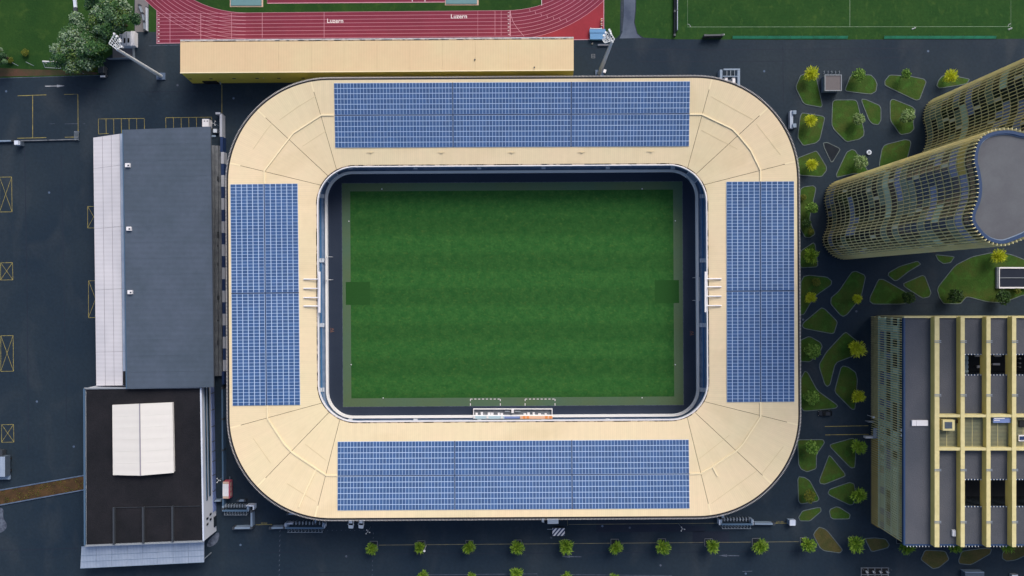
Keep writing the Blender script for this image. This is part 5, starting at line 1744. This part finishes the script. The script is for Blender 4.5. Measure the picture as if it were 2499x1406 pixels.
# striped warning trailer
c = W(1362.5, 1295)
t = thing('striped_trailer', 'small trailer with dark and white diagonal stripes on its cover', 'trailer', (c.x, c.y, 0))
a, b = 2.05, 1.28
MB().box(c.x - a, c.x + a, c.y - b, c.y + b, .45, 1.35).build('box', M['steel_dark'], t)
MB().box(c.x - a + .02, c.x + a - .02, c.y - b + .02, c.y + b - .02, 1.351, 1.40).build('cover', M['stripe_blue'], t)
for k in range(-3, 5):
    x0 = -a + .2 + k * 1.25
    poly = [(x0, -b), (x0 + .66, -b), (x0 + .66 + 1.6 * b, b), (x0 + 1.6 * b, b)]
    # clip to the cover
    def clip(poly, ax, lim, sgn):
        out = []
        for i in range(len(poly)):
            p, q = poly[i], poly[(i + 1) % len(poly)]
            ip, iq = sgn * p[ax] <= sgn * lim, sgn * q[ax] <= sgn * lim
            if ip: out.append(p)
            if ip != iq:
                u = (lim - p[ax]) / (q[ax] - p[ax])
                out.append((p[0] + (q[0] - p[0]) * u, p[1] + (q[1] - p[1]) * u))
        return out
    poly = clip(clip(poly, 0, a - .05, 1), 0, -a + .05, -1) if True else poly
    if len(poly) > 2:
        MB().prism([(c.x + x, c.y + y * .96) for x, y in poly], 1.405, 1.42).build('stripe', M['white'], t)
MB().bar((c.x - a, c.y + .6, .6), (c.x - a - 1.6, c.y + .6, .55), .14, .14).build('drawbar', M['steel'], t)
wheel_pair(t, c, (.1,), b + .1)
# red and white vending trailer
c = W(561, 1190)
t = thing('vending_trailer', 'red vending trailer with white roof parked beside the long steel-blue fence', 'trailer', (c.x, c.y, 0))
a, b = 1.05, 2.75
MB().box(c.x - a, c.x + a, c.y - b, c.y + b, .5, 2.9).build('body', M['pink_red'], t)
MB().box(c.x - a - .1, c.x + a * .72, c.y - b * .72, c.y + b * .72, 2.905, 3.02).build('roof_panel', M['white'], t)
for s in (-1, 1):
    MB().box(c.x - a - .05, c.x + a * .7, c.y + s * b * .86 - .35, c.y + s * b * .86 + .35, 2.905, 2.98).build('roof_grille', M['tan'], t)
for y in (-1.6, 0.1, 1.6):
    MB().box(c.x + a, c.x + a + .05, c.y + y - .6, c.y + y + .6, 1.3, 2.3).build('hatch', M['tan'], t)
MB().bar((c.x + .2, c.y + b, .55), (c.x + .2, c.y + b + 1.0, .5), .12, .12).build('drawbar', M['steel'], t)
wheel_pair(t, c, (-.5, .5), a - .1, 'y')
# box truck at the edge of the lot
c = W(7, 1137, 1.5)
t = thing('box_truck', 'pale blue-grey box truck parked on the wide asphalt lot', 'truck', (c.x, c.y, 0))
MB().box(c.x - 2.6, c.x + 2.0, c.y - 3.1, c.y + 3.4, .9, 3.3).build('cargo_box', M['dark_roof'], t)
MB().box(c.x - 2.55, c.x + 1.95, c.y - 3.05, c.y + 3.35, 3.305, 3.36).build('roof', M['canopy'], t)
MB().box(c.x - 2.4, c.x + 1.9, c.y - 4.5, c.y - 3.2, .5, 1.2).build('tail_lift', M['pale_blue_metal'], t)
MB().box(c.x - 2.2, c.x + .4, c.y + 3.45, c.y + 5.2, .6, 2.4).build('cab', M['steel_dark'], t)
wheel_pair(t, c, (-1.8, 2.2), 1.8, 'y', .45)
# dark van beside the big tree
t = car('dark van with a pale bonnet parked in the shade of the big silvery-green tree', 255.5, 178, R(-88), 'steel_dark', 'van', None, 3.6, 2.0)
t['label'] = 'small dark van with pale front parked beside the big silvery-green tree'
link('bonnet', MB().box(.95, 1.75, -.8, .8, 1.18, 1.3).mesh('bonnet', M['white']), t)

# ------------------------------------------------------------------ floodlight masts
def mast(bx_, by_, tx, ty, quadpx, lamps, label, zt=29.0):
    b0, t0 = W(bx_, by_), W(tx, ty, zt)
    t = thing('floodlight_mast', label, 'floodlight', b0, 'leaning floodlight masts')
    d = t0 - b0
    MB().tube(b0, t0, .62, .42, 10).build('pole', M['mast_steel'], t)
    off = Vector((-.75, .35, 0)) if tx < 1000 else Vector((-.9, -.2, 0))
    MB().tube(b0 + off, t0 + off * .6, .1, .1, 6).build('ladder', M['steel'], t)
    MB().box(b0.x - 1.4, b0.x + 1.4, b0.y - 1.1, b0.y + 1.1, 0, .5).build('base_plate', M['concrete_dark'], t)
    P = [W(x, y, zt + 1.5) for x, y in quadpx]
    fr = MB()
    n = 4
    for i in range(4):
        fr.bar(P[i], P[(i + 1) % 4], .2, .2)
    for i in range(1, n):
        u = i / n
        fr.bar(P[0].lerp(P[1], u), P[3].lerp(P[2], u), .14, .14)
        fr.bar(P[0].lerp(P[3], u), P[1].lerp(P[2], u), .14, .14)
    fr.bar(t0, (P[0] + P[2]) / 2, .4, .4)
    fr.build('lamp_frame', M['mast_steel'], t)
    for x, y in lamps:
        c = W(x, y, zt + 2.2)
        MB().tube(c - Vector((0, 0, .9)), c, .2, .3, 10).build('floodlight', M['lamp_white'], t)
mast(394, 187, 287, 121, [(266, 106), (279, 84), (297, 114), (285, 121)], [(278, 82), (285, 88), (291.5, 95.5), (293, 100.5), (297, 114)], 'tall floodlight mast leaning over the white container beside the big trees')
mast(1463, 180, 1494, 101, [(1487, 74), (1500, 97), (1476, 105), (1470, 97)], [(1487, 72.5), (1489.5, 76.5), (1491, 81.5), (1473.5, 86), (1478, 79)], 'tall floodlight mast rising over the blue landing mat beside the track')
# equipment box beside the second mast
c = W(1474.5, 176)
o = MB().prism([(c.x - .5, c.y - .4), (c.x + .3, c.y - .6), (c.x + .6, c.y + .4), (c.x - .2, c.y + .6)], 0, 1.1).build('equipment_box', M['white'])
tag(o, 'small white equipment box at the foot of the mast by the stadium eave', 'box')

# ------------------------------------------------------------------ smaller things round the site
def boxes(name, label, cat, parts, group=None):
    """parts: (part name, x0, x1, y0, y1, z0, z1, material) in photograph pixels"""
    p = parts[0]
    t = thing(name, label, cat, W((p[1] + p[2]) / 2, (p[3] + p[4]) / 2), group)
    for n, x0, x1, y0, y1, z0, z1, m in parts:
        a, b = W(x0, y1, z1), W(x1, y0, z1)
        MB().box(a.x, b.x, a.y, b.y, z0, z1).build(n, M[m], t)
    return t
boxes('kiosk', 'flat square kiosk with brown roof and white rim beside the kite-shaped bed', 'kiosk',
      [('wall', 2014, 2052.5, 183.5, 220.5, 0, 3.0, 'concrete_dark'), ('roof', 2014.5, 2052, 184, 220, 3.0, 3.1, 'kiosk_roof'),
       ('roof_rim', 2012.6, 2054.4, 182, 184, 2.6, 3.3, 'wall_grey'), ('roof_rim', 2012.6, 2054.4, 220, 222, 2.6, 3.3, 'wall_grey'),
       ('roof_rim', 2012.6, 2014.5, 184, 220, 2.6, 3.3, 'wall_grey'), ('roof_rim', 2052.5, 2054.4, 184, 220, 2.6, 3.3, 'wall_grey')])
for i in range(5):
    x = 2009 + i * 9.2
    a, b = W(x, 175), W(x, 181)
    o = MB().tube((a.x, a.y, 0), (a.x, a.y, .8), .06, .06, 6).tube((b.x, b.y, 0), (b.x, b.y, .8), .06, .06, 6).tube((a.x, a.y, .8), (b.x, b.y, .8), .06, .06, 6).build('bike_stand', M['steel'])
    tag(o, ORD[i] + ' thin steel bike stand at the square kiosk, counting from the kite-shaped bed', 'bike stand', 'bike stands by the kiosk')
boxes('bench_block', 'pale C-shaped concrete bench between stadium eave and grass bed', 'bench',
      [('seat', 1930, 1935.5, 270, 314, 0, .9, 'canopy'), ('backrest', 1928, 1930, 271, 313, 0, 1.6, 'canopy'), ('arm_block', 1935.6, 1943.5, 269.5, 278.5, 0, 1.5, 'pale_blue_metal'), ('arm_block', 1935.6, 1943.5, 301.5, 311, 0, 1.5, 'pale_blue_metal')])
c = W(2119.5, 372.5)
t = thing('round_stone', 'round white stone seat on the plaza near the dark triangular bed', 'stone seat', (c.x, c.y, 0))
MB().tube((c.x, c.y, 0), (c.x, c.y, .5), .78, .78, 18).build('rim', M['parapet'], t)
MB().tube((c.x, c.y, .5), (c.x, c.y, .56), .45, .42, 18).build('lid', M['wall_grey'], t)
boxes('skylight_box', 'low box with white frame and dark glass set in the large lawn', 'skylight',
      [('frame', 2433, 2540, 652, 704, 0, .9, 'wall_grey'), ('frame_edge', 2438, 2540, 652, 655.5, .9, 1.3, 'white'), ('frame_edge', 2438, 2540, 700.5, 704, .9, 1.3, 'white'),
       ('frame_edge', 2438, 2440, 655.6, 700.4, .9, 1.3, 'white'), ('glass_pane', 2440.2, 2540, 656, 677, .9, 1.05, 'asphalt_patch'), ('glass_pane', 2440.2, 2540, 679.5, 700, .9, 1.05, 'asphalt_patch'), ('mullion', 2440.2, 2540, 677.3, 678.8, .9, 1.3, 'wall_grey')])
c = W(1936, 1276)
boxes('booth', 'small grey hexagonal-looking booth beside the bean-shaped bed', 'booth', [('wall', 1926, 1942.5, 1270.5, 1281.5, 0, 2.1, 'pale_blue_metal'), ('roof', 1927.5, 1941, 1269, 1283, 2.1, 2.35, 'parapet')])['label'] = 'small pale grey booth beside the bean-shaped bed'
line([(1885, 1276.5), (1925, 1277)], 0.14, 0.012)
line([(1388, 1280), (1753, 1277)], 0.14, 0.012, 'pale_yellow')
line([(1385, 1270), (1385, 1283)], 0.1, 0.012, 'pale_yellow')
for i in range(5):
    line([(1896 + i * 3.6, 1272), (1896 + i * 3.6, 1275)], 0.12, 0.012)
# mats, bins and poles
boxes('landing_mat', 'blue covered landing mat on the red track apron below the mast', 'mat',
      [('mat_body', 1440, 1478, 73, 96, 0, 1.1, 'tarp_blue'), ('cover', 1439, 1477, 71, 80, 1.1, 1.25, 'tarp_blue')])
boxes('hurdle_rack', 'white hurdle standing on the red apron behind the blue mat', 'hurdle', [('crossbar', 1440, 1470, 69, 70.2, .9, 1.05, 'white'), ('leg', 1441, 1442.5, 67.5, 71.5, 0, .9, 'white'), ('leg', 1467, 1468.5, 67.5, 71.5, 0, .9, 'white')])
for x, y in ((1468, 48), (1468, 59)):
    o = boxes('hurdle', 'small orange hurdle on the red apron beside the track edge', 'hurdle', [('crossbar', x - 1.6, x - .6, y - 3, y + 3, .8, .95, 'orange'), ('leg', x - 1.6, x + 2.4, y - 3, y - 2, 0, .79, 'white'), ('leg', x - 1.6, x + 2.4, y + 2, y + 3, 0, .79, 'white')], 'orange hurdles on the apron')
boxes('trough', 'dark grey trough on the asphalt under the blue mat', 'trough', [('body', 1459, 1487, 107.5, 112, 0, .5, 'concrete_dark'), ('rim', 1460, 1486, 108.5, 111, .5, .55, 'gravel_pad')])
boxes('drain_grate', 'square grey drain frame on the asphalt beside the gold hall end', 'drain', [('frame', 1443, 1444.3, 132, 142, 0, .03, 'concrete'), ('frame', 1451, 1452.3, 132, 142, 0, .03, 'concrete'), ('frame', 1444.4, 1450.9, 132, 133.2, 0, .03, 'concrete'), ('frame', 1444.4, 1450.9, 140.8, 142, 0, .03, 'concrete'), ('bar', 1444.4, 1450.9, 136, 138, 0, .03, 'concrete')])
c = W(1445.5, 107)
o = MB().tube((c.x, c.y, 0), (c.x, c.y, .9), .25, .05, 8).build('traffic_cone', M['white'])
tag(o, 'small white cone beside the trough on the asphalt', 'cone')
for x0, x1, lab in ((563, 640, 'teal landing pit with tan border on the infield towards the big trees'), (1088, 1166, 'teal landing pit with tan border on the infield near the second track lettering')):
    y1 = 15 if x0 < 600 else 11
    boxes('landing_pit', lab, 'landing pit', [('frame', x0 - 2, x1 + 2, -40, y1 + 2, .02, .12, 'tan'), ('pad', x0, x1 - 2, -40, y1 - 1.5, .12, .35, 'mat_blue')])
# small goal and training gear on the lawn corner
c = W(126, 150)
t = thing('small_goal', 'small white football goal with net on the lawn beside the soil strip', 'goal', (c.x, c.y, 0))
a, b = W(104, 150, 2.0), W(142, 151, 2.0)
a1, b1 = W(110, 165), W(149, 167)
MB().tube(a, b, .24).build('crossbar', M['white'], t)
for p in (a, b):
    MB().tube(p, (p.x, p.y, 0), .1).build('post', M['white'], t)
MB().tube(a1, b1, .07).build('base_bar', M['white'], t)
for p, q in ((a, a1), (b, b1)):
    MB().tube(p, q, .06).build('side_frame', M['white'], t)
net = MB()
for i in range(9):
    u = i / 8
    net.tube(a.lerp(b, u), a1.lerp(b1, u), .015, .015, 4)
for i in range(1, 5):
    u = i / 5
    net.tube(a.lerp(a1, u), b.lerp(b1, u), .015, .015, 4)
net.build('net', M['steel'], t, kind='stuff')
for p, q, lab in (((26, 151), (45, 161), 'thin pole lying aslant by the dark round tree'), ((63, 151), (83, 161), 'thin leaning pole with a foot beside the small goal'), ((184, 169), (205, 180), 'thin white-tipped pole lying on the soil strip')):
    A, B = W(*p, 1.0), W(*q)
    o = MB().tube(A, B + Vector((0, 0, .06)), .08, .06, 6).tube(A, (A.x, A.y, 0), .06, .06, 6).build('training_pole', M['steel'])
    tag(o, lab, 'pole')
c = W(176.5, 167.5)
o = MB().tube((c.x, c.y, 0), (c.x, c.y, .8), .35, .18, 10).build('marker_cone', M['white'])
tag(o, 'white cone standing on the soil strip beside the small goal', 'cone')
boxes('site_container', 'white container with two dark roof windows under the big dense tree', 'container',
      [('body', 291, 318, 77, 111, 0, 2.9, 'wall_white'), ('roof_window', 302, 306, 93, 105, 2.9, 2.96, 'black'), ('roof_window', 311, 315.5, 93, 104, 2.9, 2.96, 'black'),
       ('side_wall', 319, 328, 76, 111, 0, 2.2, 'white'), ('roof_rib', 296, 297, 78, 110, 2.9, 2.98, 'steel'), ('roof_rib', 308, 309, 78, 110, 2.9, 2.98, 'steel')])
low_wall('mesh_fence', 'thin mesh fence round the grey pad under the leaning mast', [(329, 112), (329.5, 143), (266, 146)], .08, 1.4, 'steel')
low_wall('barrier', 'curved grey barrier rails stacked on the gravel pad beside the track', [(343, 15), (350, 35), (355, 55), (356, 76)], .5, 1.0, 'steel')
low_wall('barrier', 'pale rail along the gravel pad edge beside the track', [(361, 20), (361, 78)], .2, 1.2, 'parapet')
low_wall('barrier', 'white bench rail on the lawn behind the big trees', [(183, -10), (186, 24)], .9, .6, 'parapet')
line([(363, 112), (440, 110)], 0.12, 0.014, 'worn_paint', 'kerb_line')
boxes('power_box', 'white box with two dark vents standing in the striped parking row', 'box', [('body', 493.5, 509.5, 290.5, 309, 0, 2.6, 'white'), ('vent', 497, 500.5, 294.5, 296.5, 2.6, 2.66, 'steel_dark'), ('vent', 504, 508, 294.5, 296.5, 2.6, 2.66, 'steel_dark')])
boxes('electric_cabinet', 'small grey cabinet at the corner of the dark grey hall', 'cabinet', [('body', 520, 529.5, 314.5, 324, 0, 1.4, 'wall_grey'), ('lid', 520.5, 529, 315, 323.5, 1.4, 1.5, 'aisle')])
c = W(2117, 1013)
o = MB().tube((c.x, c.y, 0), (c.x, c.y, 4.0), .08, .06, 8).tube((c.x, c.y, 4.0), (c.x, c.y, 4.3), .35, .25, 10).build('lamp_post', M['lamp_white'])
tag(o, 'white-headed lamp post beside the office porch', 'lamp post')
c = W(1040, 1331)
o = MB().tube((c.x, c.y, 0), (c.x, c.y, 5.0), .09, .07, 8).tube((c.x, c.y, 5.0), (c.x, c.y, 5.3), .38, .26, 12).build('lamp_post', M['lamp_white'])
tag(o, 'white-headed lamp post beside a street tree on the yellow line', 'lamp post')
for i, (x, y, lab) in enumerate(((549, 1162, 'white lamp cluster on the steel-blue fence beside the red trailer'), (539, 310, 'white lamp cluster on the striped wall beside the white power box'), (1656, 1278, 'white lamp cluster on the yellow line under the stadium eave'), (655, 197, 'white lamp cluster at the foot of the gold hall'), (905, 1285, 'white lamp cluster beside the parked white cars'))):
    c = W(x, y)
    t = thing('lamp_cluster', lab, 'lamp', (c.x, c.y, 0), 'lamp clusters round the stadium')
    MB().tube((c.x, c.y, 0), (c.x, c.y, 5.2), .08, .06, 8).build('pole', M['steel'], t)
    for k in range(3):
        a = k * 2.1 + i
        e = Vector((c.x + math.cos(a) * .7, c.y + math.sin(a) * .7, 5.3))
        MB().tube((c.x, c.y, 5.1), e, .05, .05, 6).tube(e, e + Vector((0, 0, .3)), .17, .12, 8).build('lamp_head', M['lamp_white'], t)
# teal wind screens, fences and a modelled shade strip by the training field
for x0, x1, lab in ((1792, 2076, 'long teal wind-screen fence along the training field, the one beside the scoreboard bench'), (2165, 2441, 'long teal wind-screen fence along the training field, in front of the towers')):
    t = thing('screen_fence', lab, 'fence', W((x0 + x1) / 2, 85), 'teal screens by the training field')
    n = 10
    for i in range(n):
        a, b = W(x0 + (x1 - x0) * i / n, 85.5, 2.2), W(x0 + (x1 - x0) * (i + 1) / n, 85.5, 2.2)
        MB().hexa([(a.x + .03, a.y - .5, .1), (b.x - .03, a.y - .5, .1), (b.x - .03, a.y + .3, .5), (a.x + .03, a.y + .3, .5)], [(a.x + .03, a.y - .5, .16), (b.x - .03, a.y - .5, .16), (b.x - .03, a.y + .3, .56), (a.x + .03, a.y + .3, .56)]).build('screen_panel', M['teal_net'], t)
        MB().tube((a.x, a.y + .36, 0), (a.x, a.y + .36, .8), .05, .05, 6).build('post', M['steel_dark'], t)
low_wall('field_fence_and_shade', 'white post-and-rail fence between lawn and training field', [(1651, -60), (1651, -15), (1651, 30), (1651, 78)], .12, 1.6, 'parapet')
low_wall('field_fence_and_shade', 'dark strip standing in for the shade beside the white rail', [(1645.5, -40), (1645.5, 30), (1645, 88)], .5, 1.0, 'bed_dark')  # shade along the white rail, built as a dark raised strip
low_wall('scoreboard_bench', 'dark slanted board on the lawn edge beside the teal screen', [(1716, 92.5), (1758, 91.5)], .5, 2.4, 'steel_dark', 'board')
for x, y in ((2227, 71), (2462, 72), (1431 + 330, 87)):
    c = W(x, y)
    o = MB().tube((c.x, c.y, 0), (c.x, c.y, .5), .3, .1, 8).tube((c.x + .7, c.y + .3, 0), (c.x + .7, c.y + .3, .5), .3, .1, 8).tube((c.x, c.y, .1), (c.x + .7, c.y + .3, .1), .06, .06, 6).build('marker_pair', M['lamp_white'])
    tag(o, 'pair of small white markers at the training field edge', 'marker', 'markers by the training field')
# pergola and boxes on the far street side
t = thing('pergola', 'dark gridded bin enclosure with white lids at the street edge', 'enclosure', W(2135, 1398))
mbs = []
for i in range(5):
    x = 2101.5 + i * 16.6
    MB().bar(W(x, 1386, 1.8), W(x, 1424, 1.8), .2, .2).build('roof_bar', M['concrete'], t)
for y in (1386, 1402.5, 1420):
    MB().bar(W(2100.5, y, 1.8), W(2169, y, 1.8), .2, .15).build('roof_bar', M['concrete'], t)
a, b = W(2101, 1424), W(2168, 1386)
MB().box(a.x, b.x, a.y, b.y, .02, .2).build('floor', M['black'], t)
for x, y in ((2101.5, 1386), (2168, 1386), (2101.5, 1422), (2168, 1422)):
    p = W(x, y)
    MB().box(p.x - .1, p.x + .1, p.y - .1, p.y + .1, 0, 1.75).build('post', M['concrete'], t)
for i in range(4):
    c = W(2113 + i * 16.6, 1394)
    o = MB().tube((c.x, c.y, .2), (c.x, c.y, 1.0), .3, .34, 10).tube((c.x, c.y, 1.0), (c.x - .05, c.y + .1, 1.15), .38, .25, 10).build('bin', M['lamp_white'])
    tag(o, 'white-lidded round bin inside the dark gridded enclosure', 'bin', 'bins in the gridded enclosure')
boxes('street_box', 'grey-blue container at the street edge opposite the second gold beam', 'container', [('body', 2355.5, 2402, 1398, 1425, 0, 2.2, 'dark_roof'), ('rim', 2355.5, 2402, 1396, 1398, 0, 2.4, 'pale_blue_metal')])
boxes('street_box', 'small grey box at the street edge opposite the fourth gold beam', 'box', [('body', 2469, 2485, 1402.5, 1425, 0, 1.2, 'wall_grey'), ('lid', 2470, 2484, 1403.5, 1424, 1.2, 1.26, 'aisle')])
# low wall and box on the western lot
low_wall('lot_wall', 'low grey wall across the lot below the yellow I-shaped marking', [(-60, 347), (34, 345)], .45, 1.0, 'pale_blue_metal', 'wall')
low_wall('lot_wall', 'thin low kerb wall ending at the white ladder rack', [(52, 344.5), (120, 343), (190, 341)], .3, .6, 'concrete', 'wall')
boxes('lot_cabinet', 'pale grey cabinet standing on the low wall of the wide lot', 'cabinet', [('body', 34.5, 44, 343, 353, 0, 2.6, 'parapet'), ('side_box', 44.2, 51.5, 344, 355, 0, 1.6, 'dark_roof')])
t = thing('ladder_rack', 'white ladder-like cycle rack in the corner of the yellow bay', 'rack', W(186, 332))
for x in (181.5, 184.5, 187.5, 190.5):
    MB().bar(W(x, 320, .9), W(x, 342, .9), .09, .09).build('rail', M['steel'], t)
for y in (322, 335, 341):
    MB().bar(W(181, y, .82), W(191, y, .82), .08, .08).build('rung', M['steel'], t)
for x, y in ((181.5, 321), (190.5, 321), (181.5, 341.5), (190.5, 341.5)):
    p = W(x, y, .85)
    MB().box(p.x - .05, p.x + .05, p.y - .05, p.y + .05, 0, .85).build('leg', M['steel'], t)
# soil strip with dry plants
t = thing('soil_planter', 'long slanting planter of brown soil and dry plants on the wide lot', 'planter', W(100, 1195))
q = [(-120, 1217), (206, 1160), (206, 1195), (-120, 1254)]
w4 = [(W(*p).x, W(*p).y) for p in q]
MB().face([(x, y, .2) for x, y in w4]).build('soil', M['soil'], t)
for i in (0, 2):
    a, b = w4[i], w4[i + 1]
    MB().bar((a[0], a[1], .18), (b[0], b[1], .18), .35, .36).build('kerb', M['concrete_dark'], t)
rnd = random.Random(4)
mb = MB()
for _ in range(1500):
    u, v = rnd.random(), rnd.uniform(.06, .94)
    x = (w4[0][0] * (1 - u) + w4[1][0] * u) * (1 - v) + (w4[3][0] * (1 - u) + w4[2][0] * u) * v
    y = (w4[0][1] * (1 - u) + w4[1][1] * u) * (1 - v) + (w4[3][1] * (1 - u) + w4[2][1] * u) * v
    if math.sin(x * .8) * math.cos(y * 1.1 + x * .3) < -.1: continue
    a = rnd.uniform(0, 6.28)
    L = rnd.uniform(.12, .4)
    mb.face([(x, y, .22), (x + L * math.cos(a) + .1, y + L * math.sin(a), .3 + rnd.random() * .3), (x + L * math.cos(a), y + L * math.sin(a) + .1, .35)], rnd.randrange(3))
mb.build('dry_plants', M['leaf_dull'], t, kind='stuff')

# ------------------------------------------------------------------ painted marks on the asphalt
def crossbox(x0, x1, y0, y1):
    line([(x0, y0 + .5), (x1, y0)], .13); line([(x1, y0), (x1 + 1, y1)], .13); line([(x1 + 1, y1), (x0, y1 + .5)], .13); line([(x0, y1 + .5), (x0, y0 + .5)], .13)
    line([(x0, y0), (x1 + 1, y1)], .11, .014); line([(x1, y0), (x0, y1)], .11, .016)
crossbox(-1, 28.5, 432, 517)
crossbox(1.5, 30.5, 641, 683)
crossbox(2, 32, 819, 906)
crossbox(4, 33, 1036, 1079)
crossbox(214, 243, 503.5, 556)
crossbox(216, 250, 685, 775)
line([(43, 234), (113, 231.5)], .16); line([(42, 337.5), (113, 336)], .16); line([(79.8, 233), (79.8, 336)], .16, .014)
line([(157, 230.5), (190, 230), (190.8, 334)], .16); line([(158, 335), (191, 334.5)], .16, .014)
for a, b in ((121, 123.5), (128, 132), (158, 190), (124, 134), (202, 208)):
    line([(a, 302.5), (b, 302)], .12, .016, 'worn_paint')
def bays(x0, y0, y1, n, dx):
    line([(x0, y0), (x0 + n * dx, y0 - 1.5)], .12)
    for i in range(n + 1):
        line([(x0 + i * dx, y0), (x0 + i * dx + .6, y1)], .12, .014)
bays(240, 290.5, 327, 6, 18.7)
line([(240, 327), (265, 326)], .12)
bays(404.5, 287.5, 316, 6, 18.7)
def arrow(x, y, L, m, s=1):
    line([(x, y), (x + s * L * .62, y - .5)], .26, .012, m)
    A, B, C = W(x + s * L * .6, y - 3.6), W(x + s * L, y - .8), W(x + s * L * .6, y + 2.6)
    MB().face([(A.x, A.y, .014), (B.x, B.y, .014), (C.x, C.y, .014)]).build('painted_arrow', M[m], ground)
arrow(110, 210.5, 48, 'white_paint')
arrow(1420, 1359, 49, 'worn_paint', -1)
arrow(1804, 1356.5, 50, 'worn_paint', -1)
line([(1812, 1394.5), (1836, 1394)], .2, .012, 'worn_paint')
for i in range(10):
    line([(684.5 - i * .25, 1293 + i * 12), (682.5 - i * .25, 1298 + i * 12)], .16, .012, 'worn_paint')
    line([(911.5 - i * .3, 1300 + i * 11.2), (910.5 - i * .3, 1304 + i * 11.2)], .14, .012, 'worn_paint')
for i in range(10):
    line([(799 + i * 11, 1294.5), (800.5 + i * 11, 1294.5)], .2, .012, 'worn_paint')
line([(1040, 1403), (1311, 1400.5), (1311, 1412)], .14, .012, 'worn_paint', 'kerb_line')
line([(1366, 1412), (1366, 1402), (1640, 1405)], .14, .012, 'worn_paint', 'kerb_line')
# old patches in the asphalt
for q, m in (([(1455, 1272), (1560, 1271), (1720, 1286), (1720, 1298), (1455, 1299)], 'asphalt_patch'), ([(1690, 1297), (1780, 1296), (1780, 1326), (1690, 1327)], 'asphalt_patch'),
             ([(-20, 1240), (10, 1238), (6, 1262), (20, 1284), (4, 1302), (-20, 1300)], 'worn_paint'), ([(505, 1322), (530, 1298), (537, 1302), (530, 1328), (505, 1338)], 'worn_paint')):
    sheet('asphalt_repair', chaikin(q, 2, .25) if m == 'worn_paint' else q, .006, m, parent=ground)

rnd = random.Random(21)
for pts, w in (([(-40, 1345), (190, 1338)], .25), ([(540, 1346), (900, 1352), (1500, 1349), (2000, 1345)], .22), ([(700, 1398), (1000, 1394)], .3),
               ([(60, 360), (66, 700), (70, 1100)], .25), ([(150, 380), (160, 900), (165, 1140)], .22), ([(1410, 118), (1700, 122), (2250, 118)], .25),
               ([(1560, 150), (1900, 150), (2200, 140)], .2), ([(200, 215), (330, 225), (520, 222)], .22), ([(1910, 110), (1912, 250)], .25), ([(2030, 760), (2100, 745), (2480, 735)], .2)):
    line(pts, w, .005, 'asphalt_patch', 'paving_seam')
for x, y in ((1470, 1284), (1537, 1288), (845, 1358), (728, 1290), (652, 1213), (587, 1330), (433, 208), (15, 223), (570, 240), (1865, 174), (2265, 125), (1345, 1312), (1612, 1380), (1820, 1400), (230, 420), (120, 470), (90, 980), (180, 1090), (1960, 780), (2090, 760)):
    c = W(x, y)
    MB().tube((c.x, c.y, .0), (c.x, c.y, .012), .36, .36, 14).build('manhole_cover', M[rnd.choice(['concrete_dark', 'worn_paint'])], ground)
